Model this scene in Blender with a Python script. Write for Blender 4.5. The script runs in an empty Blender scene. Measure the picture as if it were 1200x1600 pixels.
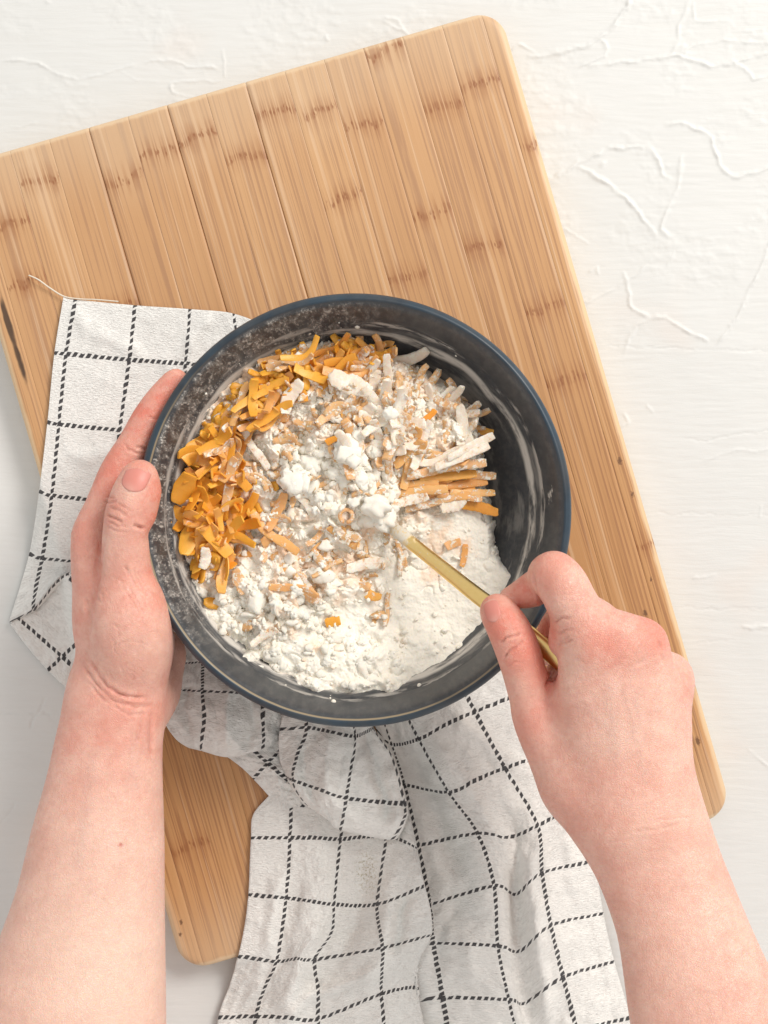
import bpy, math, random
import numpy as np
from mathutils import Vector, Matrix
C = bpy.context.scene
# ------------------------------------------------------------------ camera, world, light
H = 0.80                      # camera height above the table
S = 0.000385                  # metres per photo pixel at table height
cam_d = bpy.data.cameras.new('camera'); cam = bpy.data.objects.new('camera', cam_d)
C.collection.objects.link(cam); C.camera = cam
cam.location = (0, 0, H); cam.rotation_euler = (0, 0, 0)
cam_d.sensor_fit = 'HORIZONTAL'; cam_d.sensor_width = 36
cam_d.lens = H*36/(1200*S); cam_d.clip_start = 0.02; cam_d.clip_end = 20
C.view_settings.view_transform = 'Standard'; C.view_settings.look = 'None'
C.view_settings.exposure = 0.04; C.view_settings.gamma = 1
W = bpy.data.worlds.new('World'); C.world = W; W.use_nodes = True
W.node_tree.nodes['Background'].inputs[0].default_value = (0.985, 0.98, 0.962, 1)
W.node_tree.nodes['Background'].inputs[1].default_value = 0.74
def area(name, loc, tgt, size, power, col):
    l = bpy.data.lights.new(name, 'AREA'); l.shape = 'RECTANGLE'; l.size = size[0]; l.size_y = size[1]
    l.energy = power; l.color = col
    o = bpy.data.objects.new(name, l); C.collection.objects.link(o); o.location = loc
    o.rotation_euler = (Vector(tgt)-Vector(loc)).to_track_quat('-Z', 'Y').to_euler()
    return o
area('window_light', (1.95, 1.85, 2.35), (0, 0, 0.0), (1.4, 1.2), 98, (1.0, 0.962, 0.915))

# ------------------------------------------------------------------ helpers
def P(px, py, z=0.0):
    """table-space point that the photo pixel shows, at height z"""
    s = S*(H-z)/H
    return Vector(((px-600)*s, (800-py)*s, z))
def PA(px, py, z):
    px = np.asarray(px, float); py = np.asarray(py, float); z = np.asarray(z, float)
    s = S*(H-z)/H
    return np.stack([(px-600)*s, (800-py)*s, z+0*px], -1)
def mesh_obj(name, verts, faces, mat=None, parent=None, smooth=True, uv=None):
    me = bpy.data.meshes.new(name)
    verts = np.asarray(verts, np.float32).reshape(-1, 3)
    if isinstance(faces, np.ndarray):
        nf, k = faces.shape
        me.vertices.add(len(verts)); me.vertices.foreach_set('co', verts.ravel())
        me.loops.add(nf*k); me.loops.foreach_set('vertex_index', faces.astype(np.int32).ravel())
        me.polygons.add(nf); me.polygons.foreach_set('loop_start', np.arange(0, nf*k, k, dtype=np.int32))
        me.update(calc_edges=True)
    else:
        me.from_pydata([tuple(v) for v in verts], [], faces); me.update()
    if smooth: me.polygons.foreach_set('use_smooth', np.ones(len(me.polygons), bool))
    if uv is not None:
        idx = np.empty(len(me.loops), np.int32); me.loops.foreach_get('vertex_index', idx)
        l = me.uv_layers.new(name='UVMap'); l.data.foreach_set('uv', np.asarray(uv, np.float32)[idx].ravel())
    if mat: me.materials.append(mat)
    o = bpy.data.objects.new(name, me); C.collection.objects.link(o)
    if parent: o.parent = parent
    return o
def empty(name, loc=(0, 0, 0), rz=0):
    o = bpy.data.objects.new(name, None); C.collection.objects.link(o); o.location = loc
    o.rotation_euler = (0, 0, rz); o.empty_display_size = 0.02
    return o
def tag(o, label=None, cat=None, group=None, kind=None):
    if label: o['label'] = label
    if cat: o['category'] = cat
    if group: o['group'] = group
    if kind: o['kind'] = kind
    return o
def grid_faces(m, n, wrap=False, off=0):
    i = np.arange(m-1)[:, None]; j = np.arange(n if wrap else n-1)[None, :]
    j2 = (j+1) % n
    a = i*n+j; b = i*n+j2; c = (i+1)*n+j2; d = (i+1)*n+j
    return (np.stack([a+0*b, b+0*a, c+0*a, d+0*a], -1).reshape(-1, 4)+off).astype(np.int32)
def attr(o, name, vals):
    a = o.data.attributes.new(name, 'FLOAT', 'POINT'); a.data.foreach_set('value', np.asarray(vals, np.float32).ravel())

# numpy noise
_NT = {}; _WT = {}
def vnoise(x, y, seed=0):
    """gradient noise about -1..1"""
    if seed not in _NT: _NT[seed] = np.random.RandomState(seed).rand(256, 256)*2*np.pi
    T = _NT[seed]
    xi = np.floor(x).astype(int); yi = np.floor(y).astype(int); fx = x-xi; fy = y-yi
    u = fx*fx*fx*(fx*(fx*6-15)+10); v = fy*fy*fy*(fy*(fy*6-15)+10)
    def g(a, b, dx, dy):
        t = T[a & 255, b & 255]; return np.cos(t)*dx+np.sin(t)*dy
    n00 = g(xi, yi, fx, fy); n10 = g(xi+1, yi, fx-1, fy); n01 = g(xi, yi+1, fx, fy-1); n11 = g(xi+1, yi+1, fx-1, fy-1)
    return (n00*(1-u)*(1-v)+n10*u*(1-v)+n01*(1-u)*v+n11*u*v)*1.5
def fbm(x, y, octs=4, seed=0, g=0.5):
    s = 0; a = 1
    for o in range(octs):
        s = s+a*vnoise(x*2**o+o*17.3, y*2**o-o*9.1, seed+o); a *= g
    return s
def worley(x, y, seed=0, two=False):
    if seed not in _WT:
        R = np.random.RandomState(seed); _WT[seed] = (R.rand(256, 256), R.rand(256, 256))
    A, B = _WT[seed]
    xi = np.floor(x).astype(int); yi = np.floor(y).astype(int)
    d1 = np.full(x.shape, 9.0); d2 = np.full(x.shape, 9.0)
    for dx in (-1, 0, 1):
        for dy in (-1, 0, 1):
            a = (xi+dx) & 255; b = (yi+dy) & 255
            d = np.hypot(xi+dx+A[a, b]-x, yi+dy+B[a, b]-y)
            d2 = np.minimum(d2, np.maximum(d, d1)); d1 = np.minimum(d1, d)
    return (d1, d2) if two else d1
def smooth(a, b, x):
    t = np.clip((x-a)/(b-a), 0, 1); return t*t*(3-2*t)
def seg_dist(x, y, pts):
    """distance to a polyline, arclength parameter 0..1 and signed side"""
    best = np.full(x.shape, 1e9); par = np.zeros(x.shape); side = np.zeros(x.shape)
    L = [0]
    for a, b in zip(pts[:-1], pts[1:]): L.append(L[-1]+math.hypot(b[0]-a[0], b[1]-a[1]))
    for k, (a, b) in enumerate(zip(pts[:-1], pts[1:])):
        dx, dy = b[0]-a[0], b[1]-a[1]; l2 = dx*dx+dy*dy+1e-12
        t = np.clip(((x-a[0])*dx+(y-a[1])*dy)/l2, 0, 1)
        ex = x-a[0]-t*dx; ey = y-a[1]-t*dy; d = np.hypot(ex, ey); m = d < best
        best = np.where(m, d, best); par = np.where(m, (L[k]+t*(L[k+1]-L[k]))/L[-1], par)
        side = np.where(m, np.sign(dx*ey-dy*ex), side)
    return best, par, side
def crom(pts, n):
    """Catmull-Rom through rows of pts (k,d) -> ((k-1)*n+1, d)"""
    p = np.asarray(pts, float); q = np.vstack([2*p[:1]-p[1:2], p, 2*p[-1:]-p[-2:-1]])
    t = (np.arange(n)/n)[:, None]; out = []
    for i in range(len(p)-1):
        a, b, c, d = q[i], q[i+1], q[i+2], q[i+3]
        out.append(0.5*(2*b+(c-a)*t+(2*a-5*b+4*c-d)*t**2+(3*b-a-3*c+d)*t**3))
    out.append(p[-1:]); return np.vstack(out)

# materials
class NT:
    def __init__(s, name, **kw):
        s.m = bpy.data.materials.new(name); s.m.use_nodes = True; s.t = s.m.node_tree
        s.b = s.t.nodes['Principled BSDF']
        for k, v in kw.items(): s.set(s.b, k.replace('_', ' '), v)
    def set(s, n, key, v):
        i = n.inputs[key]
        if isinstance(v, bpy.types.NodeSocket): s.t.links.new(v, i)
        elif i.type == 'RGBA': i.default_value = (*v[:3], 1)
        else: i.default_value = v
    def n(s, typ, out=0, props=None, **kw):
        n = s.t.nodes.new('ShaderNode'+typ)
        for k, v in (props or {}).items(): setattr(n, k, v)
        for k, v in kw.items():
            key = int(k[1:]) if k[0] == 'i' and k[1:].isdigit() else k.replace('_', ' ')
            s.set(n, key, v)
        return n.outputs[out]
    def math(s, op, a, b=0.0, c=0.0, clamp=False): return s.n('Math', props={'operation': op, 'use_clamp': clamp}, i0=a, i1=b, i2=c)
    def map(s, v, a, b, c=0.0, d=1.0, typ='SMOOTHSTEP'):
        return s.n('MapRange', props={'interpolation_type': typ, 'clamp': True} if typ == 'LINEAR' else {'interpolation_type': typ}, i0=v, i1=a, i2=b, i3=c, i4=d)
    def mix(s, f, a, b, mode='MIX'):
        n = s.t.nodes.new('ShaderNodeMix'); n.data_type = 'RGBA'; n.blend_type = mode
        s.set(n, 0, f) ; s.set(n, 6, a); s.set(n, 7, b); return n.outputs[2]
    def noise(s, vec, scale, detail=3, rough=.5, out=0, dist=0.0):
        return s.n('TexNoise', out, Vector=vec, Scale=scale, Detail=detail, Roughness=rough, Distortion=dist)
    def obj(s): return s.n('TexCoord', 3)
    def scale(s, vec, sc): return s.n('Mapping', Vector=vec, Scale=sc)
    def attr(s, name, typ='GEOMETRY', out=2): return s.n('Attribute', out, props={'attribute_name': name, 'attribute_type': typ})
    def bump(s, h, strength=.3, dist=.001, normal=None):
        kw = dict(Height=h, Strength=strength, Distance=dist)
        if normal is not None: kw['Normal'] = normal
        return s.n('Bump', **kw)
    def xyz(s, vec):
        n = s.t.nodes.new('ShaderNodeSeparateXYZ'); s.set(n, 0, vec); return n.outputs
# ------------------------------------------------------------------ painted plaster table top
def make_table():
    m = NT('painted_plaster', Roughness=.55)
    o = m.obj()
    streak = m.noise(m.scale(m.n('VectorMath', props={'operation': 'ADD'}, i0=o, i1=m.n('VectorMath', props={'operation': 'SCALE'}, i0=m.noise(o, 14, 3, out=1), Scale=.012)), (22, 330, 1)), 1.0, 4, .65)
    fine = m.noise(o, 1500, 3, .6); blotch = m.noise(o, 9, 3, .5); stain = m.map(m.noise(o, 13, 2, .5), .58, .75)
    col = m.mix(blotch, (.685, .68, .655), (.73, .722, .70))
    col = m.mix(m.math('MULTIPLY', stain, .22), col, (.76, .62, .53))
    col = m.mix(m.math('MULTIPLY', m.map(streak, .35, .6, 1, 0), .10), col, (.60, .57, .52))
    m.set(m.b, 'Base Color', col)
    h = m.math('ADD', m.math('MULTIPLY', streak, 1.0), m.math('MULTIPLY', fine, .25))
    m.set(m.b, 'Normal', m.bump(m.math('MULTIPLY', h, m.map(m.noise(o, 7, 2), .3, .65, .35, 1.0)), .42, .0006))
    r2 = lambda L, ox, oy, s: [(ox+x/s, oy+y/s) for x, y in L]
    ridges = []   # polyline, half width px, height mm, plateau
    def R(L, ox=0, oy=0, s=2., w=4.0, h=.75, pl=.25): ridges.append((r2(L, ox, oy, s), w, h, pl))
    R([(0,187),(60,188),(120,197),(165,225),(200,238),(245,245)], w=3, pl=.4)
    R([(245,245),(300,232),(380,215),(420,200)], w=3, h=.4)
    R([(450,187),(520,188),(590,205),(680,212)], w=2.6, h=.6)
    R([(530,262),(545,285),(570,298),(600,303)], w=3, h=.6); R([(530,262),(600,248),(690,255)], w=2.5, h=.45)
    R([(690,150),(700,200),(705,240)], w=2.5, h=.5); R([(370,225),(420,245),(500,250)], w=2, h=.3)
    R([(0,395),(60,390),(110,385)], w=2.5, h=.4); R([(140,0),(155,8)], w=4, h=.6)
    R([(1010,108),(1025,125)], w=3, h=.7); R([(1200,60),(1260,95),(1290,130)], w=3, h=.5)
    q = dict(ox=600, oy=0)
    R([(770,-20),(760,15),(745,50),(700,100),(640,140),(560,160),(455,178)], w=5, h=.95, **q)
    R([(645,203),(760,190),(840,180),(920,176),(980,192),(1030,205),(1100,195),(1200,162),(1260,150)], w=4, h=.8, **q)
    R([(920,178),(960,142),(1000,130),(1060,120),(1120,122),(1230,140)], w=3.5, h=.6, **q)
    R([(1090,195),(1130,215),(1155,240),(1230,232)], w=4, h=.7, **q)
    R([(955,-10),(940,40),(925,90),(905,170)], w=4.5, h=.55, **q); R([(965,0),(970,60),(1000,70),(1080,60)], w=3, h=.4, **q)
    R([(530,560),(600,510),(650,485),(700,465),(760,455),(820,457),(845,475),(860,505),(870,540),(890,555)], w=4.2, h=.85, **q)
    R([(600,515),(680,560),(720,590),(760,620),(800,665),(850,735)], w=5, h=.9, **q)
    R([(935,490),(915,590),(890,650),(860,715),(905,742)], w=4.5, h=.65, **q)
    R([(880,385),(930,386),(980,400),(1020,425),(1035,470),(1050,510),(1080,545),(1110,552),(1160,538),(1230,515)], w=4.2, h=.85, **q)
    R([(610,950),(690,915),(750,885),(790,850),(830,820)], w=4, h=.6, **q)
    R([(750,850),(770,950),(800,975),(835,992),(880,990),(920,1010),(960,1040),(1010,1065)], w=4, h=.8, **q)
    R([(835,992),(790,1020),(765,1060),(750,1110)], w=3.5, h=.5, **q)
    R([(1215,740),(1180,830),(1160,880),(1110,980),(1080,1030),(1040,1070)], w=4, h=.7, **q)
    R([(680,125),(700,150),(690,170),(650,190),(610,207)], w=3.5, h=.7, **q)
    R([(690,500),(675,520)], w=4, h=.8, **q); R([(560,710),(640,760)], w=3, h=.4, **q)
    R([(640,850),(665,835),(672,860)], w=3, h=.7, **q); R([(905,785),(885,830)], w=2.5, h=.4, **q)
    R([(400,150),(420,140),(470,160)], w=3, h=.6, **q); R([(0,50),(40,58),(65,95)], w=3.5, h=.5, **q)
    q = dict(ox=800, oy=500)
    R([(290,85),(420,82),(560,90),(800,96)], w=1.6, h=-.35, pl=0, **q)
    R([(540,372),(620,375),(700,360),(830,340)], w=2, h=-.4, pl=0, **q); R([(600,440),(680,410),(820,405)], w=3, h=.4, **q)
    R([(400,605),(600,607),(830,612)], w=1.5, h=-.3, pl=0, **q); R([(520,900),(640,905),(830,902)], w=1.7, h=-.35, pl=0, **q)
    R([(720,960),(745,965),(770,955),(830,958)], w=4, h=.7, **q); R([(570,812),(640,795)], w=3, h=.5, **q)
    R([(740,1340),(830,1420)], w=3, h=.5, **q); R([(570,1010),(700,1000)], w=1.5, h=-.3, pl=0, **q)
    R([(345,290),(370,320),(340,345)], w=3, h=.5, **q); R([(420,265),(445,290)], w=3, h=.5, **q)
    R([(780,580),(775,620)], w=2, h=.5, **q)
    q = dict(ox=0, oy=1000, s=2.667)
    R([(120,370),(140,320),(165,290),(190,235)], w=1.6, h=-.5, pl=0, **q); R([(0,308),(100,312),(210,308)], w=1.4, h=-.5, pl=0, **q)
    R([(165,290),(210,320),(240,350)], w=1.4, h=-.4, pl=0, **q); R([(0,490),(90,490),(200,470)], w=1.4, h=-.3, pl=0, **q)
    R([(0,760),(40,720),(60,670)], w=1.5, h=-.4, pl=0, **q)
    xs = np.linspace(-60, 1260, 661); ys = np.linspace(-60, 1660, 861)
    X, Y = np.meshgrid(xs, ys)
    wx = X+4*vnoise(X/26, Y/26, 5)+1.5*vnoise(X/7, Y/7, 6); wy = Y+4*vnoise(X/26, Y/26, 7)+1.5*vnoise(X/7, Y/7, 8)
    Z = 0.25*fbm(X/160, Y/120, 3, 11)+0.07*fbm(X/60, Y/6.5, 4, 12)
    up = smooth(700, 300, Y)
    Z += up*0.30*np.clip(fbm(X/22, Y/15, 4, 20), -.3, 1.2)*smooth(.0, .5, fbm(X/130, Y/110, 2, 22)+.15)
    for pts, w, h, pl in ridges:
        x0 = min(p[0] for p in pts)-60; x1 = max(p[0] for p in pts)+60; y0 = min(p[1] for p in pts)-60; y1 = max(p[1] for p in pts)+60
        i0, i1 = np.searchsorted(xs, [x0, x1]); j0, j1 = np.searchsorted(ys, [y0, y1])
        sl = (slice(j0, j1), slice(i0, i1))
        if i1 <= i0 or j1 <= j0: continue
        d, t, sd = seg_dist(wx[sl], wy[sl], pts)
        tap = np.clip(np.minimum(t, 1-t)*9+.35, 0, 1); var = .65+.5*vnoise(X[sl]/18, Y[sl]/18, 30)
        prof = np.exp(-(d/(w*.62))**2)
        Z[sl] += h*1.2*tap*var*prof
        if pl: Z[sl] += pl*.5*h*tap*np.exp(-d/22.)*(sd > 0)*(1-np.exp(-(d/2.)**2))
    Z = Z*1e-3; Z -= Z.max(); Z = np.clip(Z, -.003, 0)
    s = S; V = np.stack([(X-600)*s, (800-Y)*s, Z], -1).reshape(-1, 3)
    F = grid_faces(len(ys), len(xs))[:, ::-1]
    # apron of plain table round the modelled field, and the slab's edge
    bx = [-.55, -.254-.0, .254, .55]; n0 = len(V)
    x0, x1, y1, y0 = V[:, 0].min(), V[:, 0].max(), V[:, 1].max(), V[:, 1].min()
    E = [(x0,y0),(x1,y0),(x1,y1),(x0,y1),(-.6,-.7),(.6,-.7),(.6,.7),(-.6,.7),(-.6,-.7),(.6,-.7),(.6,.7),(-.6,.7)]
    z = [-.0016]*4+[-.0016]*4+[-.03]*4
    V = np.vstack([V, [(a[0], a[1], zz) for a, zz in zip(E, z)]])
    Q = [(0,4,5,1),(1,5,6,2),(2,6,7,3),(3,7,4,0),(4,8,9,5),(5,9,10,6),(6,10,11,7),(7,11,8,4)]
    F = np.vstack([F, np.array(Q)+n0]).astype(np.int32)
    t = mesh_obj('table', V, F, m.m); tag(t, kind='structure')
make_table()

# ------------------------------------------------------------------ bamboo cutting board
BT = 0.019
ANG = math.radians(16.2); ca, sa = math.cos(ANG), math.sin(ANG)
BC = P(533.2, 766.1, BT)
kS = S*(H-BT)/H
def board_uv(px, py):
    p = P(px, py, BT)-BC; return p.x*ca+p.y*sa, -p.x*sa+p.y*ca
HU, HV, RC = 448.3*kS, 657.3*kS, 44*kS
def make_board():
    root = empty('cutting_board', (BC.x, BC.y, 0), ANG)
    tag(root, 'large bamboo cutting board with rounded corners lying on the white table', 'cutting board')
    m = NT('bamboo', Roughness=.5)
    o = m.obj(); tone = m.attr('tone', 'OBJECT'); sd = m.attr('seedv', 'OBJECT')
    v2 = m.n('VectorMath', props={'operation': 'ADD'}, i0=o, i1=m.n('CombineXYZ', i0=sd, i1=sd, i2=0.0))
    wob = m.n('VectorMath', props={'operation': 'ADD'}, i0=v2, i1=m.n('CombineXYZ', i0=m.math('MULTIPLY', m.noise(m.scale(v2, (20, 6, 1)), 1.0, 2), .0030), i1=0.0, i2=0.0))
    fib = m.noise(m.scale(wob, (760, 2.6, 5)), 1.0, 1, .4)
    brk = m.noise(m.scale(wob, (500, 26, 5)), 1.0, 2, .6)
    fib2 = m.noise(m.scale(wob, (330, 3, 5)), 1.0, 3, .6)
    big = m.noise(m.scale(v2, (45, 7, 1)), 1.0, 2, .5)
    base = m.mix(m.math('ADD', m.math('MULTIPLY', big, .55), m.math('MULTIPLY', tone, .85)), (.665, .375, .165), (.47, .22, .078))
    base = m.mix(m.math('MULTIPLY', m.math('MULTIPLY', m.map(fib, .50, .57), m.map(brk, .36, .56, .35, 1.0)), .66), base, (.32, .14, .06))
    base = m.mix(m.math('MULTIPLY', m.map(fib2, .45, .34), .45), base, (.76, .51, .31))
    base = m.mix(m.math('MULTIPLY', m.map(fib2, .58, .70), .5), base, (.40, .19, .07))
    xyz = m.xyz(o)
    nz = m.noise(m.scale(v2, (170, 60, 1)), 1.0, 2); dots = m.n('TexVoronoi', 0, Vector=m.scale(v2, (560, 230, 1)), Scale=1.0)
    tot = None; halo = None
    for k in range(3):
        d = m.math('SUBTRACT', xyz[1], m.attr('node_%s' % 'abc'[k], 'OBJECT'))
        d = m.math('ADD', d, m.math('MULTIPLY', m.math('SUBTRACT', nz, .5), .010))
        tl = m.math('MULTIPLY', xyz[0], m.attr('tilt', 'OBJECT')); d = m.math('ADD', d, tl)
        a = m.map(m.math('ABSOLUTE', d), .0038, .0006); b = m.map(m.math('ABSOLUTE', d), .013, .001)
        tot = a if tot is None else m.math('MAXIMUM', tot, a); halo = b if halo is None else m.math('MAXIMUM', halo, b)
    dash = m.map(fib, .36, .56); spots = m.map(dots, .42, .22)
    mk = m.math('MULTIPLY', tot, m.math('ADD', m.math('MULTIPLY', spots, .8), m.math('MULTIPLY', dash, .55)), clamp=True)
    # pale rim, paler at both ends and towards the top, burn stain on the long left side
    dx = m.math('SUBTRACT', HU, m.math('ABSOLUTE', xyz[0])); dy = m.math('SUBTRACT', HV, m.math('ABSOLUTE', xyz[1]))
    de = m.math('MINIMUM', dx, dy)
    base = m.mix(m.math('MULTIPLY', m.map(m.math('ADD', de, m.math('MULTIPLY', nz, .002)), .0052, .0030), .75), base, (.76, .555, .335))
    pale_ends = m.map(m.math('ADD', dy, m.math('MULTIPLY', big, .03)), .075, .015)
    base = m.mix(m.math('MULTIPLY', pale_ends, .38), base, (.66, .50, .34))
    pale_top = m.map(m.math('ADD', xyz[1], m.math('MULTIPLY', big, .08)), -.02, .26)
    base = m.mix(m.math('MULTIPLY', pale_top, .16), base, (.74, .54, .36))
    base = m.mix(m.math('MULTIPLY', halo, m.math('MULTIPLY', dash, .42)), base, (.33, .12, .035))
    base = m.mix(m.math('MULTIPLY', mk, .72), base, (.27, .09, .028))
    su, sv = board_uv(22, 535)
    du = m.math('DIVIDE', m.math('SUBTRACT', xyz[0], su-.0), .0022); dv = m.math('DIVIDE', m.math('SUBTRACT', xyz[1], sv), .031)
    rr = m.math('ADD', m.math('ADD', m.math('MULTIPLY', du, du), m.math('MULTIPLY', dv, dv)), m.math('MULTIPLY', m.math('SUBTRACT', nz, .5), 2.2))
    base = m.mix(m.math('MULTIPLY', m.map(rr, 1.1, .3), .88), base, (.035, .018, .012))
    for (x, y, r) in ((968, 720, 5), (988, 772, 4.5), (1017, 905, 3), (283, 1441, 4), (282, 1460, 4), (1008, 958, 5), (1090, 1158, 6), (250, 1340, 4)):
        a_, b_ = board_uv(x, y)
        q = m.n('VectorMath', 1, props={'operation': 'DISTANCE'}, i0=m.scale(o, (1, .6, 0)), i1=(a_, b_*.6, 0))
        q = m.math('ADD', q, m.math('MULTIPLY', m.math('SUBTRACT', m.noise(o, 700, 2), .5), .0022))
        base = m.mix(m.math('MULTIPLY', m.map(q, r*kS*.85, r*kS*.3), .75), base, (.10, .04, .018))
    m.set(m.b, 'Base Color', base)
    m.set(m.b, 'Normal', m.bump(m.math('ADD', fib, m.math('MULTIPLY', mk, -.7)), .25, .0004))
    bnds = [-448.3, -413.5, -349.5, -285.5, -221.5, -157.5, -94, -30, 34, 98, 162, 226, 290, 354, 418, 448.3]
    deep = {4: 1, 6: 1, 8: .8}
    marks = [(15,327),(77,330),(187,250),(255,260),(307,207),(382,245),(427,172),(500,202),(177,450),(555,145),(595,115),(655,100),(745,152),
             (725,317),(840,316),(620,385),(675,365),(845,505),(920,605),(952,882),(1020,940),(1092,1155),(285,1304),(35,420),(560,330),(985,800)]
    R = random.Random(4)
    uvm = [board_uv(*q) for q in marks]
    def sdf(u, v):
        qx = np.abs(u)-HU+RC; qy = np.abs(v)-HV+RC
        return -(np.hypot(np.maximum(qx, 0), np.maximum(qy, 0))+np.minimum(np.maximum(qx, qy), 0)-RC)   # depth inside
    rb = .0048
    for k in range(15):
        u0, u1 = bnds[k]*kS, bnds[k+1]*kS
        gl = .00011 if k in deep else .00006; gr = .00011 if k+1 in deep else .00006
        a0 = u0+(gl if k else 0); a1 = u1-(gr if k < 14 else 0); w = a1-a0
        if k == 0: us = np.unique(np.concatenate([a0+np.array([0, .0002, .0006, .0012, .002, .003, .004, .0052]), np.linspace(a0+.007, a1-.0006, 6), [a1-.0003, a1]]))
        elif k == 14: us = np.unique(np.concatenate([a1-np.array([0, .0002, .0006, .0012, .002, .003, .004, .0052]), np.linspace(a1-.007, a0+.0006, 4), [a0+.0003, a0]]))
        else: us = np.array(sorted([a0, a0+.0003, a0+.0007, a1, a1-.0003, a1-.0007]+list(np.linspace(a0+.002, a1-.002, 8))))
        ue = np.clip(us, -HU+1e-6, HU-1e-6)
        q = np.maximum(np.abs(ue)-HU+RC, 0); ve = HV-RC+np.sqrt(np.maximum(RC*RC-q*q, 0))
        e = np.array([0, .0002, .0006, .0012, .002, .003, .004, .0052, .008, .013, .02])
        sv_ = 41
        cols = []
        for u, vm in zip(ue, ve):
            inn = np.linspace(-vm+.03, vm-.03, sv_); cols.append(np.concatenate([-vm+e, inn, (vm-e)[::-1]]))
        Vv = np.array(cols); Uu = np.repeat(ue[:, None], Vv.shape[1], 1)
        d = np.maximum(sdf(Uu, Vv), 0); t = np.clip(d/rb, 0, 1)
        Z = BT-rb*.85+rb*.85*np.sqrt(np.maximum(1-(1-t)**2, 0))
        # eased joints between the strips
        if k: Z -= (.0007 if k in deep else .00018)*np.exp(-((Uu-a0)/.00035)**2)
        if k < 14: Z -= (.0007 if k+1 in deep else .00018)*np.exp(-((Uu-a1)/.00035)**2)
        Z += .00004*fbm(Uu*90+k*9, Vv*14, 2, 3)+R.uniform(-.00005, .00005)
        nu, nv = Uu.shape
        top = np.stack([Uu, Vv, Z], -1).reshape(-1, 3)
        bot = np.stack([Uu, Vv, np.where(d < rb, .0008+rb*.35*(1-np.sqrt(np.maximum(1-(1-t)**2, 0))), .0008)], -1).reshape(-1, 3)
        F = grid_faces(nu, nv)[:, ::-1]; nn = nu*nv
        F = F[:, ::-1]
        per = [i*nv for i in range(nu)]+[(nu-1)*nv+j for j in range(1, nv)]+[i*nv+nv-1 for i in range(nu-2, -1, -1)]+[j for j in range(nv-2, 0, -1)]
        per = np.array(per); nx = np.roll(per, -1)
        side = np.stack([per, nx, nx+nn, per+nn], -1)
        # orientation: grid u then v -> normal up needs (a,d,c,b)
        A = grid_faces(nu, nv)  # a=(i,j) b=(i,j+1) c=(i+1,j+1) d=(i+1,j)
        F = np.vstack([A[:, ::-1], A+nn, side[:, ::-1]])
        s = mesh_obj('wood_strip', np.vstack([top, bot]), F.astype(np.int32), m.m, root)
        s.data.set_sharp_from_angle(angle=math.radians(50))
        s['tone'] = [.25,.35,.30,.45,.62,.55,.5,.35,.30,.22,.55,.35,.48,.42,.25][k]; s['seedv'] = R.uniform(0, 7); s['tilt'] = R.uniform(-.15, .15)
        mine = [v for u, v in uvm if u0-1e-4 <= u < u1+1e-4][:3]
        for c, nm in enumerate(('node_a', 'node_b', 'node_c')): s[nm] = float(mine[c]+0*u0+0) + (s['tilt']*-(u0+u1)/2 if 0 else -s['tilt']*(u0+u1)/2*1) if c < len(mine) else 9.0
    return root
make_board()

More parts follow.
